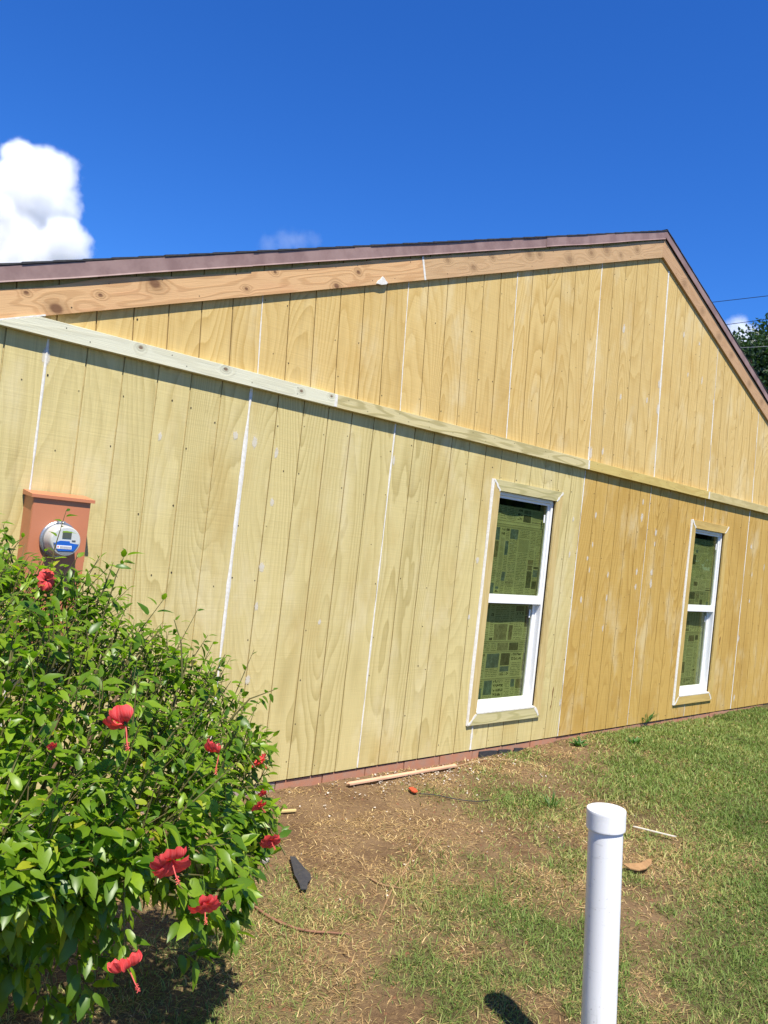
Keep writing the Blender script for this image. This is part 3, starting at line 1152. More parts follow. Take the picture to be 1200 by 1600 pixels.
def disc_part(lo, hi, name, mat, yy, r=.064):
    pts = []
    for k in range(33):
        t = lo + (hi - lo) * k / 32
        pts.append((mcx + r * math.cos(t), mcz + r * math.sin(t)))
    return mpart(MB().prism(pts, yy, yy + .002), name, mat, mt)


disc_part(math.radians(-172), math.radians(-8), 'lower_dial', plain('grey_dial', (.20, .21, .21), .25, .6), yf - .0008)
disc_part(math.radians(-8), math.radians(188), 'upper_dial', plain('white_dial', (.52, .53, .49), .35, .5), yf - .0008)
blue = plain('blue_label', (.012, .10, .42), .4, .5)
mpart(MB().prism([(mcx - .036, mcz - .048), (mcx + .040, mcz - .046), (mcx + .060, mcz - .012), (mcx + .018, mcz - .006), (mcx + .016, mcz + .002), (mcx - .030, mcz + .002), (mcx - .058, mcz - .012)], yf - .0035, yf - .001), 'blue_label', blue, mt)
mpart(MB().box(mcx - .045, mcx + .028, yf - .0045, yf - .0036, mcz - .037, mcz - .020), 'white_label', plain('white_label', (.75, .75, .74), .5), mt)
mpart(MB().box(mcx - .041, mcx - .035, yf - .0052, yf - .0046, mcz - .031, mcz - .025), 'red_mark', plain('red_mark', (.6, .03, .02), .5), mt)
b = MB()
for k in range(9):
    b.box(mcx - .028 + k * .006, mcx - .024 + k * .006, yf - .0052, yf - .0046, mcz - .034, mcz - .024)
mpart(b, 'print_line', plain('grey_print', (.25, .25, .27), .6), mt)
mpart(MB().box(mcx - .022, mcx + .022, yf - .0035, yf - .001, mcz + .015, mcz + .050), 'display', plain('grey_lcd', (.075, .085, .07), .2, .6), mt)
mpart(MB().box(mcx + .027, mcx + .045, yf - .003, yf - .001, mcz + .002, mcz + .008), 'type_mark', plain('dark_print', (.1, .1, .1), .6), mt)
b = MB()
for k in range(3):
    b.box(mcx - .022 + k * .015, mcx - .012 + k * .015, -.158, -.146, mcz + .083, mcz + .094)
mpart(b, 'ring_clasp', M['steel'])

# ------------------------------------------------------------------ white pipe
pt = at(948, 1258, 2.70)
pgz = float(gz(pt[0], pt[1]))
pipe = empty('plastic_pipe', (pt[0], pt[1], pgz))
lean_ = Vector((-CR[0], -CR[1], 0)).normalized() * .066 + Vector((0, 0, pt[2] - pgz))
pipe.rotation_euler = lean_.to_track_quat('Z', 'Y').to_euler()
pipe.location = (pt[0] + CR[0] * .066, pt[1] + CR[1] * .066, pgz)
tag(pipe, 'upright white plastic vent pipe with domed cap in the grass', 'pipe')
H = pt[2] - pgz


def pvc_mat():
    t = NT('pvc_dirty')
    x, y, z = t.coords()
    n1 = t.noise(t.vec, 9, 5, .65)
    n2 = t.noise(t.xyz(t.math('MULTIPLY', x, 30), t.math('MULTIPLY', y, 30), t.math('MULTIPLY', z, 4)), 1, 4, .6)
    c = t.mix(t.math('MULTIPLY', t.rampf(n1, .5, .75), .35), (.77, .77, .755), (.60, .60, .56))
    low = t.math('SUBTRACT', 1.0, t.rampf(z, .05, .45))
    c = t.mix(t.math('MULTIPLY', t.math('MULTIPLY', low, t.rampf(n2, .5, .62)), .7), c, (.22, .25, .14))
    spk = t.noise(t.vec, 90, 2, .5)
    c = t.mix(t.math('MULTIPLY', t.rampf(spk, .68, .76), .5), c, (.35, .33, .28))
    sc_ = t.noise(t.xyz(t.math('MULTIPLY', x, 14), t.math('MULTIPLY', y, 14), t.math('MULTIPLY', z, 55)), 1, 3, .6)
    c = t.mix(t.math('MULTIPLY', t.rampf(sc_, .62, .72), .28), c, (.45, .44, .40))
    return t.done(t.bsdf(c, .33, .45))


M['pvc2'] = pvc_mat()
R = .0575
MB().lathe([(R, -.15), (R, .3), (R, .7), (R, H - .066)], (0, 0, 0), 'z', 48, False).build('tube', M['pvc2'], pipe, True)
cap = MB().lathe([(R + .0012, H - .0745), (R + .0062, H - .0745), (R + .0072, H - .0740), (R + .0076, H - .0725), (R + .0076, H - .068), (R + .0076, H - .02), (R + .0076, H - .0135), (R + .0066, H - .0105), (R + .0045, H - .0095), (R * .8, H - .005), (R * .4, H - .001), (.0006, H)], (0, 0, 0), 'z', 48, False).build('cap', M['pvc2'], pipe, True)
for nm in (cap,):
    md = nm.modifiers.new('edge_split', 'EDGE_SPLIT')
    md.split_angle = math.radians(32)

# ------------------------------------------------------------------ hibiscus bush
EL = [((-.66, -1.62, .70), (.76, .82, .58)), ((-.54, -1.30, .95), (.42, .42, .45)), ((-1.15, -1.45, .98), (.72, .72, .66)),
      ((-.20, -1.72, .70), (.42, .44, .36)), ((-.85, -1.95, .80), (.62, .52, .40)), ((-.13, -1.58, .80), (.29, .31, .27))]
EC = np.array([e[0] for e in EL])
ER = np.array([e[1] for e in EL])


def efield(P):
    d = (P[:, None, :] - EC[None]) / ER[None]
    return np.sqrt((d ** 2).sum(-1)).min(1)


bz = float(gz(-.65, -1.6))
bush = empty('hibiscus_bush', (-.65, -1.6, bz))
tag(bush, 'leafy green hibiscus bush with red flowers in front of the meter box', 'bush')
BO = np.array([-.65, -1.6, bz])
r2 = np.random.default_rng(17)


def leaf_geo(kind):
    """ovate toothed leaf along +y, upper face +z, length 1"""
    us = np.array([0, .12, .28, .45, .62, .78, .9, 1.0])
    wd = np.array([.025, .15, .215, .22, .185, .125, .065, 0.0]) * (1.0 if kind == 0 else .8 if kind == 1 else 1.12)
    droop = (-.02 - .20 * us ** 2) * (1 if kind != 1 else 1.8)
    L, C_, Rr = [], [], []
    for i, (u, w, d) in enumerate(zip(us, wd, droop)):
        tooth = 1.0 + (.10 if i % 2 else -.06)
        C_.append((0, u, d))
        L.append((-w * tooth, u - .03, d + w * .32))
        Rr.append((w * tooth, u - .03, d + w * .32))
    v = C_ + L[:-1] + Rr[:-1]
    n = len(us)
    f = []
    for i in range(n - 2):
        f += [(i, i + 1, n + i + 1, n + i)]
        f += [(i + 1, i, n + (n - 1) + i, n + (n - 1) + i + 1)]
    f += [(n - 2, n - 1, n + n - 2), (n - 1, n - 2, n + (n - 1) + n - 2)]
    return np.array(v, float), f


geos = [leaf_geo(k) for k in range(3)]
leaves = []                                                     # (pos, axis, normal, size, kind)
twigs = MB()
Npts = 2600
cand = []
while len(cand) < Npts:
    i = r2.choice(len(EL), p=np.array([.28, .13, .2, .14, .16, .09]))
    d = r2.normal(size=3)
    d /= np.linalg.norm(d)
    P = EC[i] + d * ER[i]
    if P[2] < .05 or efield(P[None])[0] < .97:
        continue
    # skip most of what faces away from both the lens and the light
    nrm = d / ER[i]
    nrm /= np.linalg.norm(nrm)
    tocam = (CAM - P) / np.linalg.norm(CAM - P)
    if nrm @ tocam < -.25 and nrm[2] < .1 and r2.random() < .6:
        continue
    lump = float(vnoise(P[0] + P[2] * .7, P[1] - P[2] * .4, 3.1, 4))
    zc = .74 if P[0] < -.3 else .52
    if P[2] < zc:
        if r2.random() < .22:
            continue
        k_ = .55 + .45 * (P[2] / zc) ** 1.5
        P = np.array([-.75 + (P[0] + .75) * k_, -1.5 + (P[1] + 1.5) * k_, P[2]])
    cand.append((P + nrm * (lump - .60) * .34, nrm))


def leaf_add(P, ax, up, size, kind):
    leaves.append((P, ax, up, size, kind))


def twig_leaves(a, bpt, n, nrm, smin=.040, smax=.078):
    tdir = (bpt - a) / np.linalg.norm(bpt - a)
    for j in range(n):
        t = .22 + .80 * (j + .5) / n
        P = a + (bpt - a) * t
        ang = j * 2.4 + r2.random() * 1.2
        s1 = np.cross(tdir, (0, 0, 1.0) if abs(tdir[2]) < .9 else (1.0, 0, 0))
        s1 /= np.linalg.norm(s1)
        s2 = np.cross(tdir, s1)
        rad = s1 * math.cos(ang) + s2 * math.sin(ang)
        ax = rad * .8 + tdir * (.35 + .5 * (j == n - 1)) + nrm * .35 + np.array([0, 0, -.42]) + r2.normal(size=3) * .25
        ax /= np.linalg.norm(ax)
        up = nrm * .5 + np.array([0, 0, .75]) + r2.normal(size=3) * .33 - np.array([SD.x, SD.y, SD.z]) * .25
        size = (smin + (smax - smin) * r2.random() ** 1.4 + (.018 if r2.random() < .06 else 0)) * (1.0 - .4 * (j >= n - 2 and t > .85))
        pet = P + ax * size * .22
        leaf_add(pet, ax, up, size, int(r2.integers(0, 3)))


for P, nrm in cand:
    up_b = np.array([0, 0, .75]) if P[2] > .8 else np.array([0, 0, .25]) if P[2] > .5 else np.array([0, 0, -.1])
    dv = nrm + up_b + r2.normal(size=3) * .4
    dv /= np.linalg.norm(dv)
    L = r2.uniform(.12, .30) if P[2] > .8 else r2.uniform(.08, .14)
    a = P - dv * L * .85
    b_ = P + dv * L * (r2.uniform(.05, .7) if r2.random() < .14 else r2.uniform(-.1, .22))
    twigs.tube([tuple(a - BO), tuple((a + b_) / 2 + r2.normal(size=3) * .006 - BO), tuple(b_ - BO)], [.0028, .0020, .0008], 4)
    twig_leaves(a, b_, int(r2.integers(5, 9)), nrm, .034 if P[2] > .9 else .040, .060 if P[2] > .9 else .076)
# deep inner foliage, sparse
for _ in range(1900):
    i = r2.choice([0, 1, 2, 3, 4, 4, 0, 0, 2])
    d = r2.normal(size=3)
    d = d / np.linalg.norm(d) * r2.uniform(.3, .8)
    P = EC[i] + d * ER[i]
    if P[2] < .12:
        continue
    leaf_add(P, *(lambda q: (q / np.linalg.norm(q), r2.normal(size=3) + np.array([0, 0, 1.0])))(r2.normal(size=3)), r2.uniform(.05, .08), 0)
# long shoots that break the outline
shoots = [((285, 1060, 2.55), (283, 1005, 2.55), (272, 968, 2.55)), ((300, 1110, 2.75), (335, 1055, 2.75), (352, 1022, 2.75)), ((355, 1130, 2.75), (390, 1092, 2.75), (428, 1078, 2.75)),
          ((120, 960, 2.75), (150, 945, 2.75), (160, 925, 2.75)), ((90, 930, 2.8), (60, 895, 2.8), (72, 870, 2.8)), ((20, 880, 2.8), (12, 850, 2.8), (5, 820, 2.8)),
          ((380, 1200, 2.7), (410, 1230, 2.7), (428, 1268, 2.7)), ((385, 1230, 2.65), (408, 1280, 2.65), (416, 1320, 2.65)), ((360, 1330, 2.55), (378, 1375, 2.55), (392, 1400, 2.55)),
          ((340, 1150, 2.7), (375, 1160, 2.7), (402, 1165, 2.7)), ((195, 1380, 2.0), (193, 1430, 1.98), (196, 1485, 1.97)), ((300, 1340, 2.4), (312, 1370, 2.4), (318, 1400, 2.4)),
          ((110, 975, 2.7), (128, 940, 2.7), (130, 915, 2.7)), ((230, 1060, 2.65), (228, 1030, 2.65), (240, 1005, 2.65)), ((180, 1010, 2.7), (182, 985, 2.7), (190, 970, 2.7)), ((355, 1240, 2.65), (385, 1290, 2.65), (400, 1330, 2.65))]
for _k in range(26):
    q = cand[int(r2.integers(0, len(cand)))]
    while q[0][2] < .85 or q[1][0] * .5 + q[1][2] < .35:
        q = cand[int(r2.integers(0, len(cand)))]
    dv = q[1] * .6 + np.array([.1, 0, 1.0]) + r2.normal(size=3) * .25
    dv /= np.linalg.norm(dv)
    Ls = r2.uniform(.10, .24)
    p0, p2 = q[0] - dv * .05, q[0] + dv * Ls
    p1 = (p0 + p2) / 2 + r2.normal(size=3) * .012
    twigs.tube([tuple(p0 - BO), tuple(p1 - BO), tuple(p2 - BO)], [.003, .0022, .001], 5)
    twig_leaves(p0, p1, 4, q[1], .040, .068)
    twig_leaves(p1, p2, 6, q[1], .028, .055)
for sh in shoots:
    pts = [at(*s) for s in sh]
    twigs.tube([tuple(p - BO) for p in pts], [.0035, .0028, .0014], 5)
    nn = np.array([.3, -.6, .3])
    twig_leaves(pts[0], pts[1], 4, nn, .042, .065)
    twig_leaves(pts[1], pts[2], 5, nn, .034, .056)


def leaf_matrix(P, ax, up, size):
    s = np.cross(ax, up)
    s /= np.linalg.norm(s) + 1e-9
    nrm = np.cross(s, ax)
    Mx = np.eye(4)
    Mx[:3, 0], Mx[:3, 1], Mx[:3, 2] = s * size, ax * size, nrm * size
    Mx[:3, 3] = P
    return Mx


mats = [leaf_matrix(P, ax, up, s) for P, ax, up, s, k in leaves]
cen = np.array([m[:3, 3] + m[:3, 1] * .5 for m in mats])
pxx, pyy, pzz = project(cen)
# coarse visibility: nearest leaf in every 9-pixel cell
cell = {}
for i in range(len(cen)):
    if pzz[i] < .3:
        continue
    rr = leaves[i][3] / pzz[i] * 1250 * .28
    for cx in range(int((pxx[i] - rr) // 9), int((pxx[i] + rr) // 9) + 1):
        for cy in range(int((pyy[i] - rr) // 9), int((pyy[i] + rr) // 9) + 1):
            if 0 <= cx < 134 and 0 <= cy < 178:
                k = (cx, cy)
                if k not in cell or pzz[i] < pzz[cell[k]]:
                    cell[k] = i
score = np.zeros(len(cen))
for i in cell.values():
    score[i] += 1
big = set(np.argsort(-score)[:300].tolist())
lme = []
for v, f in geos:
    me = bpy.data.meshes.new('leaf')
    me.from_pydata([tuple(q) for q in v], [], f)
    me.materials.append(M['leaf'])
    me.polygons.foreach_set('use_smooth', [True] * len(me.polygons))
    lme.append(me)
Tb = Matrix.Translation(Vector(-BO))
for i in big:
    o = bpy.data.objects.new('leaf', lme[leaves[i][4]])
    col.objects.link(o)
    o.parent = bush
    o.matrix_local = Tb @ Matrix(mats[i].tolist())
V, FQ, FT, RN = [], [], [], []
off = 0
fv, ff = [], []
for i in range(len(leaves)):
    if i in big:
        continue
    v, f = geos[leaves[i][4]]
    m = mats[i]
    fv.append(v @ m[:3, :3].T + m[:3, 3] - BO)
    ff += [tuple(q + off for q in fc) for fc in f]
    off += len(v)
    RN += [r2.random()] * len(v)
me = bpy.data.meshes.new('foliage')
me.from_pydata(np.concatenate(fv).tolist(), [], ff)
me.polygons.foreach_set('use_smooth', [True] * len(me.polygons))
point_attr(me, 'rnd', RN)
tag(obj('foliage', me, M['leaf'], bush), kind='stuff')
tag(twigs.build('twigs', M['twig'], bush), kind='stuff')
for k in range(9):
    t = k * .7 + .3
    a = np.array([-.65 + .12 * math.cos(t), -1.6 + .12 * math.sin(t), bz - .04])
    e = np.array([-.65 + (.30 + .18 * r2.random()) * math.cos(t), -1.6 + (.30 + .18 * r2.random()) * math.sin(t), .75 + .4 * r2.random()])
    mid = (a + e) / 2 + np.array([-.08 * math.cos(t), -.08 * math.sin(t), .12])
    MB().tube([tuple(a - BO), tuple((a * 2 + mid) / 3 - BO), tuple(mid - BO), tuple((mid + e) / 2 - BO), tuple(e - BO)], [.017, .014, .011, .008, .004], 7).build('stem', M['bark'], bush, True)


# flowers
def petal_mesh(sd, wide):
    nu, nv = 7, 9
    v, f = [], []
    for i in range(nu):
        u = i / (nu - 1)
        for j in range(nv):
            s = j / (nv - 1) * 2 - 1
            w = wide * (u ** .75) * (1 - .18 * max(0, u - .8) / .2) + .003
            x = s * w
            y = u * .058 * (1 - .24 * s * s * u) + .0022 * u * math.sin(s * 11 + sd)
            z = .020 * math.sin(u * 2.2) + .010 * u * u * (-1.8) + .005 * u * math.sin(s * 8 + sd) + (.006 * s * s * (1 - u))
            v.append((x, y, z))
    for i in range(nu - 1):
        for j in range(nv - 1):
            a = i * nv + j
            f.append((a, a + 1, a + nv + 1, a + nv))
    me = bpy.data.meshes.new('petal')
    me.from_pydata(v, [], f)
    me.materials.append(M['petal'])
    me.polygons.foreach_set('use_smooth', [True] * len(me.polygons))
    return me


PET = [petal_mesh(s, w) for s, w in ((0.3, .036), (1.9, .040), (4.0, .034))]
b = MB().tube([(0, 0, 0), (.002, 0, .03), (.001, .003, .055), (.004, .005, .078)], [.0022, .0018, .0016, .0015], 6)
for k in range(14):
    t = k * 2.4
    h = .056 + k * .0016
    b.tube([(.002, .004, h), (.002 + .006 * math.cos(t), .004 + .006 * math.sin(t), h + .003)], [.0006, .0012], 4)
sm = b.build('stamen', M['stamen'])
STA = sm.data
bpy.data.objects.remove(sm)
calb = MB().lathe([(.002, -.022), (.006, -.016), (.0075, -.004), (.006, .010)], (0, 0, 0), 'z', 8).tube([(0, 0, -.02), (.002, .002, -.05), (.0, .004, -.085)], [.0016, .0014, .0014], 5)
cb = calb.build('calyx', M['leaf'])
CAL = cb.data
bpy.data.objects.remove(cb)
# (px, py, depth, facing, size, petal spread angles, opening)
fl = [(196, 1128, 0, (-.1, .1, -1), 1.25, (35, 145, 100), 1.45), (342, 1173, 0, (.1, .1, -1), 1.1, (20, 150, 80), 1.4),
      (402, 1186, 0, (.5, -.3, -.6), .8, (50, 120, 200, 280, 340), .7), (266, 1340, 0, (0, -.45, -.8), 1.2, (72, 144, 216, 288, 0), .75),
      (319, 1408, 0, (.05, -.3, -.9), 1.0, (60, 140, 215, 290, 0), .65), (199, 1508, 0, (.3, -.1, -.9), 1.05, (10, 80, 170, 250), 1.25),
      (421, 1308, 0, (.4, -.3, -.7), .9, (60, 135, 210, 285, 0), .6), (402, 1254, 0, (.5, -.2, -.7), .7, (60, 135, 210, 285, 0), .55),
      (70, 906, 0, (.4, -.5, .1), .9, (60, 135, 210, 285, 0), .8),
      (79, 1162, 0, (0, -.5, -.5), .35, (60, 135, 210, 285, 0), .25), (407, 1235, 0, (.5, -.2, -.6), .5, (60, 135, 210, 285, 0), .3)]
for i, (px, py, _, fc, s, angs, op) in enumerate(fl):
    d = ray(px, py)
    best, bt = 9, 2.6
    for t in np.arange(1.3, 3.6, .02):
        e = efield((CAM + d * t)[None])[0]
        if e < best:
            best, bt = e, t
        if e < 1.10:
            bt = t
            break
    P = CAM + d * (bt - .03)
    tc_ = Vector(CAM - P).normalized()
    ax = (tc_ * .42 + Vector(fc).normalized() * .8 + Vector((random.uniform(-.3, .3), random.uniform(-.3, .3), 0))).normalized()
    q = ax.to_track_quat('Z', 'Y')
    fo = empty('flower', (0, 0, 0), bush)
    fo.matrix_local = Tb @ Matrix.Translation(Vector(P)) @ q.to_matrix().to_4x4() @ Matrix.Scale(s * .72, 4)
    for k, a in enumerate(angs):
        p = bpy.data.objects.new('petal', PET[(i + k) % 3])
        col.objects.link(p)
        p.parent = fo
        tilt = math.radians(66 - 62 * op + random.uniform(-20, 20))
        p.matrix_local = Matrix.Rotation(math.radians(a + random.uniform(-16, 16)), 4, 'Z') @ Matrix.Rotation(tilt, 4, 'X')
    for nm, dat in (('stamen', STA), ('calyx', CAL)):
        if nm == 'stamen' and op < .35:
            continue
        p = bpy.data.objects.new(nm, dat)
        col.objects.link(p)
        p.parent = fo

# ------------------------------------------------------------------ grass and straw
r3 = np.random.default_rng(23)


def scatter(n, rmin, rmax, pw):
    """points on the yard, denser close by"""
    u = r3.random(n)
    rr = (rmin ** pw + u * (rmax ** pw - rmin ** pw)) ** (1 / pw)
    hd = np.radians(r3.uniform(12, 76, n))
    x = CAM[0] + rr * np.sin(hd)
    y = CAM[1] + rr * np.cos(hd)
    k = (y < -.004 + .02 * (x < 99)) & (x < 12)
    return x[k], y[k], rr[k]


def blades(name, x, y, rr, lmin, lmax, wmin, wmax, lie, rnd, mat, label):
    n = len(x)
    z = gz(x, y)
    L = r3.uniform(lmin, lmax, n) * (.65 + .8 * fbm(x, y, 5.0, 21))
    W = r3.uniform(wmin, wmax, n) * np.clip(rr / 3.2, .8, 2.4)
    th = r3.uniform(0, 2 * np.pi, n)
    el = lie(n)
    dx, dy = np.cos(th), np.sin(th)
    sx, sy = -dy, dx
    ph = r3.uniform(0, 2 * np.pi, n)
    sx, sy = np.cos(ph) * .5 + sx * .7, np.sin(ph) * .5 + sy * .7
    base = np.stack([x, y, z - .004], 1)
    d1 = np.stack([dx * np.cos(el), dy * np.cos(el), np.sin(el)], 1)
    e2 = el * r3.uniform(.1, .75, n)
    d2 = np.stack([dx * np.cos(e2), dy * np.cos(e2), np.sin(e2)], 1)
    sd = np.stack([sx, sy, np.zeros(n)], 1) * W[:, None] * .5
    m = base + d1 * (L * .5)[:, None]
    t = m + d2 * (L * .5)[:, None]
    V = np.stack([base - sd, base + sd, m + sd * .85, m - sd * .85, t + sd * .15, t - sd * .15], 1).reshape(-1, 3)
    i = np.arange(n)[:, None] * 6
    F = np.concatenate([i + np.array([[0, 1, 2, 3]]), i + np.array([[3, 2, 4, 5]])], 1).reshape(-1, 4)
    me = fast_mesh(name, V, F)
    point_attr(me, 'rnd', np.repeat(rnd(n, x, y), 6))
    return tag(obj(name, me, mat), label, kind='stuff')


ys_wall = .0
x, y, rr = scatter(600000, 1.55, 11.5, 1.35)
p = lawn(x, y)
keep = r3.random(len(x)) < np.clip(p, 0, 1) ** 1.2
x, y, rr, p = x[keep], y[keep], rr[keep], p[keep]
blades('grass', x, y, rr, .018, .062, .002, .0042, lambda n: r3.uniform(.3, 1.35, n),
       lambda n, x, y: np.clip(r3.normal(.42, .2, n) + .55 * (fbm(x, y, 1.6, 12) - .5) + .28 * (1 - lawn(x, y)) - .16 * sstep(x - np.interp(y, LBY, LBX), .6, 1.8) * sstep(-y, .8, 1.8), 0, 1), M['grass'], 'short green lawn grass growing over the yard')
x, y, rr = scatter(800000, 1.55, 11.0, 1.35)
p = lawn(x, y)
q = fbm(x, y, 2.6, 15)
keep = r3.random(len(x)) < np.clip((1 - .72 * p) * (.30 + 1.2 * sstep(q, .36, .58)), 0, 1)
x, y, rr = x[keep], y[keep], rr[keep]
blades('dry_straw', x, y, rr, .014, .056, .0020, .0042, lambda n: np.abs(r3.normal(.16, .2, n)),
       lambda n, x, y: np.clip(r3.normal(.45, .24, n), 0, 1), M['straw'], 'dry tan grass clippings and thatch lying on the soil')

# paint flakes and chips by the wall
b = MB()
for k in range(420):
    cx, cy = (r3.normal(2.9, .45), -abs(r3.normal(.12, .14)) - .03) if k < 300 else (r3.uniform(.9, 4.3), -r3.uniform(.03, 1.4))
    s = r3.uniform(.003, .010) * (1.3 if k < 80 else 1)
    zz = float(gz(cx, cy)) + .008 + r3.uniform(0, .008)
    t0 = r3.uniform(0, 6.28)
    m = int(r3.integers(3, 6))
    n0 = len(b.v)
    for t in range(m):
        b.v.append((cx + s * math.cos(t0 + t * 6.28 / m) * r3.uniform(.5, 1.2), cy + s * math.sin(t0 + t * 6.28 / m) * r3.uniform(.5, 1.2), zz + r3.uniform(-.004, .006)))
    b.f.append(tuple(range(n0, n0 + m)))
tag(b.build('paint_flakes', plain('pale_flake', (.50, .44, .36), .8, .2, .6, 60)), 'pale paint flakes scattered on the soil by the foundation', kind='stuff')
# soil clods and mulch crumbs
b = MB()
for k in range(900):
    cx, cy = (r3.normal(3.3, .35), -abs(r3.normal(.03, .05)) - .01) if k < 260 else (r3.uniform(.4, 4.4), -r3.uniform(.02, 2.2))
    s = r3.uniform(.004, .012)
    zz = float(gz(cx, cy))
    n0 = len(b.v)
    b.v += [(cx + s * r3.uniform(.6, 1.2), cy, zz), (cx, cy + s * r3.uniform(.6, 1.2), zz), (cx - s, cy, zz), (cx, cy - s * r3.uniform(.6, 1.2), zz), (cx + r3.uniform(-.003, .003), cy, zz + s * r3.uniform(.6, 1.2))]
    b.f += [(n0, n0 + 1, n0 + 4), (n0 + 1, n0 + 2, n0 + 4), (n0 + 2, n0 + 3, n0 + 4), (n0 + 3, n0, n0 + 4)]
tag(b.build('soil_crumbs', plain('red_soil', (.20, .095, .05), .95, .1, .5, 40)), 'reddish soil crumbs lying on the bare ground', kind='stuff')


# ------------------------------------------------------------------ small things on the ground
def ground_hit(px, py, dz=0.0):
    d = ray(px, py)
    z = -.12
    for _ in range(12):
        t = (z - CAM[2]) / d[2]
        P = CAM + d * t
        z = float(gz(P[0], min(P[1], -.03))) + dz
    if P[1] > -.03:
        P = on_wall(px, py, -.03)
    return P


def strip(name, px0, px1, w, h, mat, label, cat, dz=.012):
    a, e = ground_hit(*px0, dz), ground_hit(*px1, dz)
    L = np.linalg.norm(e - a)
    ang = math.atan2(e[1] - a[1], e[0] - a[0])
    pitch = math.asin((e[2] - a[2]) / L)
    me = MB().box(-L / 2, L / 2, -w / 2, w / 2, 0, h)
    rr_ = random.Random(4)
    me.v = [(x + rr_.uniform(-.01, .01), y, z) for x, y, z in me.v]
    o = me.build(name, mat)
    o.matrix_world = Matrix.Translation(Vector((a + e) / 2)) @ Matrix.Rotation(ang, 4, 'Z') @ Matrix.Rotation(-pitch, 4, 'Y')
    return tag(o, label, cat)


strip('wood_lath', (545, 1226), (712, 1197), .035, .012, lumber('pink_lath', (.62, .38, .24), (.5, .28, .16), ring=.4), 'long thin pinkish wood lath lying along the foundation', 'lath', .02)
strip('white_stick', (991, 1292), (1056, 1308), .009, .006, plain('white_strip', (.68, .63, .52), .6), 'thin white stick lying on the lawn behind the white pipe', 'stick', .028)
strip('wood_scrap', (430, 1269), (462, 1267), .028, .008, lumber('yellow_scrap', (.55, .42, .19), (.45, .33, .13)), 'small yellow wood scrap on the soil beside the bush', 'wood scrap', .012)


def cord_like(name, pxs, r, mat, label, cat, dz=.006, rad=None):
    P = [ground_hit(*q, dz) for q in pxs]
    pts = []
    for i in range(len(P) - 1):
        p0, p1, p2, p3 = P[max(i - 1, 0)], P[i], P[i + 1], P[min(i + 2, len(P) - 1)]
        for t in np.linspace(0, 1, 6)[:-1]:
            pts.append(.5 * ((2 * p1) + (-p0 + p2) * t + (2 * p0 - 5 * p1 + 4 * p2 - p3) * t * t + (-p0 + 3 * p1 - 3 * p2 + p3) * t ** 3))
    pts.append(P[-1])
    c0 = pts[0].copy()
    rr_ = np.interp(np.linspace(0, 1, len(pts)), np.linspace(0, 1, len(rad)), rad) if rad else [r] * len(pts)
    o = MB().tube([tuple(p - c0) for p in pts], list(rr_), 6).build(name, mat, None, True)
    o.location = c0
    return tag(o, label, cat)


cord_like('fallen_branch', [(388, 1408), (420, 1432), (455, 1448), (485, 1455), (515, 1457), (548, 1460)], .006, plain('red_branch', (.24, .12, .07), .8, .2, .4, 30), 'bent reddish branch lying on the soil under the bush', 'branch', .012, [.006, .0075, .006, .005, .004])
cord_like('dry_vine', [(684, 1276), (670, 1300), (645, 1335), (632, 1362), (614, 1388), (598, 1422), (590, 1440)], .004, plain('tan_vine', (.30, .18, .09), .85, .2, .4, 30), 'long thin brown vine lying across the bare soil', 'vine', .010, [.002, .004, .0045, .004, .003])
cord_like('dry_twig', [(578, 1372), (600, 1383), (640, 1389)], .004, plain('tan_twig', (.27, .16, .08), .85), 'short brown twig crossing the thin vine', 'twig', .01, [.005, .004, .002])
cord_like('black_wire', [(655, 1240), (680, 1242), (705, 1247), (722, 1250), (745, 1252), (765, 1250)], .0035, plain('black_wire', (.02, .02, .02), .5), 'thin black wire running from the orange scrap', 'wire', .016)
cord_like('dry_stalk', [(705, 1200), (760, 1186), (815, 1190), (850, 1200)], .003, plain('straw_stalk', (.42, .30, .15), .8), 'dry straw stalk by the foundation under the near window', 'stalk', .02, [.003, .0025, .0015])


def flat_patch(name, poly_px, mat, label, cat, dz=.014, th=.004, bend=0.0):
    P = [ground_hit(*q, dz) for q in poly_px]
    c0 = sum(P) / len(P)
    n = len(P)
    v = [tuple(c0 * 0 + np.array([0, 0, bend + th]))] + [tuple(p - c0 + np.array([0, 0, th])) for p in P] + [tuple(p - c0) for p in P]
    f = []
    for k in range(n):
        j = (k + 1) % n
        f += [(0, 1 + j, 1 + k), (1 + k, 1 + j, 1 + n + j, 1 + n + k)]
    o = mesh(name, v, f, mat)
    o.location = c0
    return tag(o, label, cat)


flat_patch('shingle_scrap', [(453, 1339), (461, 1339), (468, 1348), (476, 1357), (485, 1366), (486, 1374), (481, 1380), (480, 1390), (470, 1390), (466, 1378), (460, 1368), (457, 1355)], M['black_felt'], 'torn black shingle scrap lying on the dry soil', 'shingle scrap', .022, .004, .006)
flat_patch('orange_scrap', [(638, 1232), (644, 1231), (650, 1234), (653, 1238), (648, 1239), (643, 1237)], plain('orange_plastic', (.45, .07, .025), .6), 'small orange plastic scrap near the wood lath', 'plastic scrap', .02, .008, .006)
flat_patch('bark_curl', [(973, 1351), (982, 1353), (992, 1356), (1003, 1357), (1010, 1352), (1013, 1343), (1018, 1343), (1018, 1351), (1010, 1358), (998, 1361), (984, 1358)], plain('brown_bark_curl', (.33, .19, .085), .8, .2, .4, 40), 'curled brown bark strip on the ground behind the pipe', 'bark', .03, .006, .012)
flat_patch('white_stone', [(407, 1341), (413, 1337), (420, 1340), (421, 1346), (413, 1350), (407, 1347)], plain('pale_stone', (.33, .29, .24), .8, .2, .5, 60), 'small pale stone on the soil beside the shingle scrap', 'stone', .01, .012, .016)
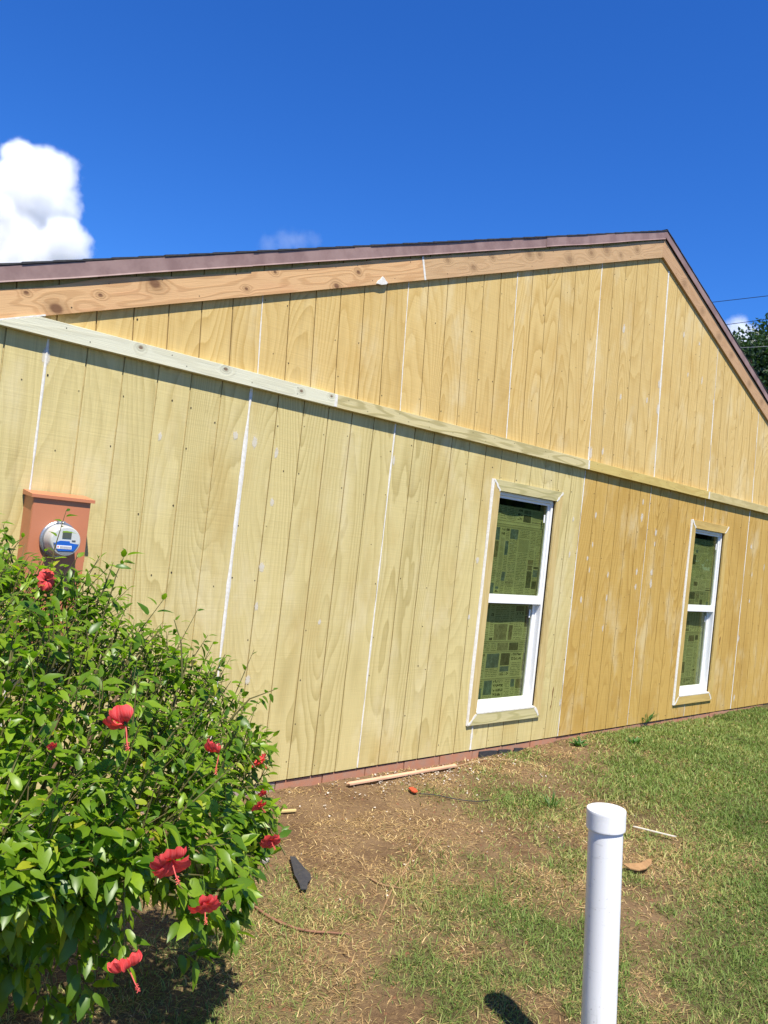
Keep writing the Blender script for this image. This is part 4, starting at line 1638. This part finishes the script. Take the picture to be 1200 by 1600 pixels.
# black felt strip standing against the foundation
for k, (xa, xb) in enumerate(((3.78, 4.02), (4.03, 4.2), (4.24, 4.42))):
    zz = float(gz((xa + xb) / 2, -.03))
    o = MB().prism([(-.5 * (xb - xa), -.03), (.5 * (xb - xa), -.03), (.5 * (xb - xa), .035 - .012 * k), (.1 * (xb - xa), .045 - .012 * k), (-.5 * (xb - xa), .05 - .01 * k)], -.004, .004, .001).build('felt_strip', M['black_felt'])
    o.location = ((xa + xb) / 2, .004 - .004 * k, zz)
    tag(o, ['tallest black felt strip against the foundation below the near window', 'middle black felt strip against the foundation below the near window', 'lowest black felt strip against the foundation below the near window'][k], 'felt strip', 'felt strips along the foundation')


# weeds
def weed(px, py, n, s, label, tall=False):
    P = ground_hit(px, py)
    w = empty('weed_plant', tuple(P))
    tag(w, label, 'weed', 'weeds growing along the wall')
    for k in range(n):
        t = random.uniform(0, 6.28)
        el = random.uniform(.5, 1.3)
        v0, f0 = geos[1]
        ax = np.array([math.cos(t) * math.cos(el), math.sin(t) * math.cos(el), math.sin(el)])
        m = leaf_matrix(np.array([.04 * math.cos(t) * random.random(), .04 * math.sin(t) * random.random(), random.uniform(0, s * .5)]), ax, np.array([0, -.3, 1.0]), s * random.uniform(.6, 1.2))
        vv = v0 * (np.array([.35, 1.6, 1]) if tall else 1.0)
        vv = vv @ m[:3, :3].T + m[:3, 3]
        mesh('leaf', vv, f0, M['weed'], w)
    return w


random.seed(8)
weed(905, 1166, 26, .07, 'leafy green weed against the wall right of the near window')
weed(990, 1163, 22, .06, 'low leafy weed on the lawn between the two windows')
weed(1010, 1130, 16, .10, 'tall grassy weed tuft at the wall left of the far window', True)
weed(860, 1262, 18, .06, 'dark green weed clump on the soil above the white pipe', True)


# ------------------------------------------------------------------ trees beyond the roof
def tree(px, py, depth, rad, nleaf, mat, name, label, lobes, leaf, where=None):
    c = at(px, py, depth) if where is None else np.array(where)
    g = float(gz(0, -2))
    base = np.array([c[0], c[1], -.2])
    t = empty(name, tuple(base))
    tag(t, label, 'tree', 'trees beyond the roof')
    r = np.random.default_rng(int(px))
    top = c[2] + .2
    b = MB()
    b.tube([(0, 0, -.3), (.1, .05, top * .3), (.05, .2, top * .55), (.2, .1, top * .9)], [rad * .11, rad * .085, rad * .06, rad * .02], 10)
    cl = []
    for k in range(lobes):
        d = r.normal(size=3)
        d /= np.linalg.norm(d)
        p = np.array([0, 0, top * .98]) + d * rad * r.uniform(.45, .95) * np.array([1, 1, .8])
        cl.append((p, rad * r.uniform(.22, .40)))
        s = np.array([.05, .1, top * r.uniform(.45, .75)])
        b.tube([tuple(s), tuple((s + p) / 2 + np.array([0, 0, .3])), tuple(p)], [rad * .035, rad * .025, rad * .008], 6)
    b.build('trunk', M['bark'], t, True)
    V, n = [], nleaf
    ci = r.integers(0, len(cl), n)
    P = np.array([c_[0] for c_ in cl])[ci]
    Rr = np.array([c_[1] for c_ in cl])[ci]
    d = r.normal(size=(n, 3))
    d /= np.linalg.norm(d, axis=1, keepdims=True)
    P = P + d * (Rr * r.uniform(.35, 1.12, n) ** .6)[:, None]
    a = r.normal(size=(n, 3)) + d * .6
    a /= np.linalg.norm(a, axis=1, keepdims=True)
    s = np.cross(a, r.normal(size=(n, 3)))
    s /= np.linalg.norm(s, axis=1, keepdims=True)
    L = r.uniform(.6, 1.3, n)[:, None] * leaf
    V = np.stack([P, P + a * L * .5 + s * L * .28, P + a * L, P + a * L * .5 - s * L * .28], 1).reshape(-1, 3)
    F = (np.arange(n)[:, None] * 4 + np.arange(4)[None])
    me = fast_mesh('crown', V, F)
    point_attr(me, 'rnd', np.repeat(r.random(n) * .6 + .4 * r.random(len(cl))[ci], 4))
    obj('crown', me, mat, t)
    return t


tree(1228, 592, 44, 4.1, 42000, M['tree_dark'], 'broadleaf_tree', 'tall dark green tree rising behind the right roof slope', 60, .24)
tree(1146, 552, 50, 1.5, 3200, M['tree_pale'], 'small_tree', 'small pale green tree top showing just above the roof edge', 16, .24)

# a belt of trees across the yard, seen only as reflections in the panes
r5 = np.random.default_rng(77)
n = 16000
cx_ = np.array([(27, -17, 4.2), (33, -21, 5.0), (41, -19, 5.0), (50, -18, 5.5), (60, -24, 6.0), (37, -23, 7.0), (46, -22, 7.5)])
ci_ = r5.integers(0, len(cx_), n)
P_ = cx_[ci_] + r5.normal(size=(n, 3)) * np.array([2.2, 2.2, 1.9])
a_ = r5.normal(size=(n, 3))
a_ /= np.linalg.norm(a_, axis=1, keepdims=True)
s_ = np.cross(a_, r5.normal(size=(n, 3)))
s_ /= np.linalg.norm(s_, axis=1, keepdims=True)
V_ = np.stack([P_, P_ + a_ * .35 + s_ * .2, P_ + a_ * .7, P_ + a_ * .35 - s_ * .2], 1).reshape(-1, 3)
V_[:, 2] = np.maximum(V_[:, 2], -.1)
me = fast_mesh('woodland', V_, np.arange(n)[:, None] * 4 + np.arange(4)[None])
point_attr(me, 'rnd', np.repeat(r5.random(n), 4))
tag(obj('woodland', me, M['tree_dark']), 'dark belt of trees across the yard mirrored in the window glass', kind='stuff')


# ------------------------------------------------------------------ overhead wires
def wire(p0, p1, d0, d1, r, mat, label):
    a, e = at(*p0, d0), at(*p1, d1)
    dirv = (e - a)
    A, Eb = a - dirv * 6, e + dirv * 9
    pts = []
    for k in range(25):
        f = k / 24
        p = A + (Eb - A) * f
        p = p - np.array([0, 0, 1.0]) * .25 * (1 - (2 * f - 1) ** 2) * 0.3
        pts.append(tuple(p - A))
    o = MB().tube(pts, r, 5).build('overhead_wire', mat)
    o.location = A
    return tag(o, label, 'wire', 'overhead wires beyond the roof')


wm = plain('black_cable', (.02, .02, .022), .5)
wire((1115, 469), (1200, 459), 30, 29, .012, wm, 'topmost dark overhead wire crossing the blue sky')
wire((1145, 503), (1190, 497), 31, 30, .012, wm, 'dark overhead wire just above the small white cloud')
wire((1165, 540), (1200, 538), 30, 29.5, .010, plain('grey_cable', (.35, .36, .36), .5), 'lowest pale overhead wire in front of the dark tree')


# ------------------------------------------------------------------ clouds
def cloud(name, label, blobs, depth, dens, nscale, thick=1.0, soft=.55, amp=.9):
    """blobs: (px, py, radius px); a closed hull with a scattering volume shaped by noise"""
    C0 = at(np.mean([q[0] for q in blobs]), np.mean([q[1] for q in blobs]), depth)
    k = depth / 1250.0
    t = NT(name + '_vapour')
    tc = t.n('TexCoord')
    vec = tc.outputs['Object']
    nz = t.n('TexNoise')
    t.l(vec, nz.inputs['Vector'])
    nz.inputs['Scale'].default_value = nscale
    nz.inputs['Detail'].default_value = 7
    nz.inputs['Roughness'].default_value = .58
    field = None
    bl = []
    for i, (px, py, rp) in enumerate(blobs):
        c = at(px, py, depth * (1 + .02 * math.sin(i * 2.3))) - C0
        r = rp * k
        bl.append((c, r))
        ds = t.n('VectorMath', operation='DISTANCE')
        t.l(vec, ds.inputs[0])
        ds.inputs[1].default_value = tuple(c)
        v = t.math('SUBTRACT', 1.0, t.math('DIVIDE', ds.outputs['Value'], r))
        field = v if field is None else t.math('MAXIMUM', field, v)
    f = t.math('ADD', field, t.math('MULTIPLY', t.math('SUBTRACT', nz.outputs[0], .5), amp))
    dn = t.math('MULTIPLY', t.rampf(f, .0, soft), dens)
    pv = t.n('VolumePrincipled')
    pv.inputs['Color'].default_value = (.985, .988, .995, 1)
    pv.inputs['Anisotropy'].default_value = 0.0
    t.l(dn, pv.inputs['Density'])
    t.l(pv.outputs[0], t.out.inputs['Volume'])
    # hull: one closed icosphere-like shell round all blobs
    allc = np.array([c for c, r in bl])
    lo = (allc - np.array([[r * 1.35] * 3 for c, r in bl])).min(0)
    hi = (allc + np.array([[r * 1.35] * 3 for c, r in bl])).max(0)
    o = MB().box(lo[0], hi[0], lo[1], hi[1], lo[2], hi[2]).build(name, t.m)
    o.location = C0
    return tag(o, label, 'cloud', 'clouds')


cloud('cloud', 'big white puffy cloud at the left above the roof', [(55, 307, 70), (35, 253, 37), (103, 380, 43), (-45, 302, 76), (20, 365, 85), (-130, 330, 110), (80, 275, 48), (45, 420, 80)], 1400, .05, .03, soft=.4, amp=1.15)
cloud('cloud', 'faint wispy cloud just above the roof edge', [(420, 383, 20), (445, 378, 24), (468, 377, 22), (492, 374, 15)], 1800, .0042, .05, soft=.8, amp=1.5)
cloud('cloud', 'small white cloud between the roof edge and the dark tree', [(1152, 518, 28), (1130, 530, 26), (1168, 535, 30), (1190, 560, 40)], 1800, .03, .03)
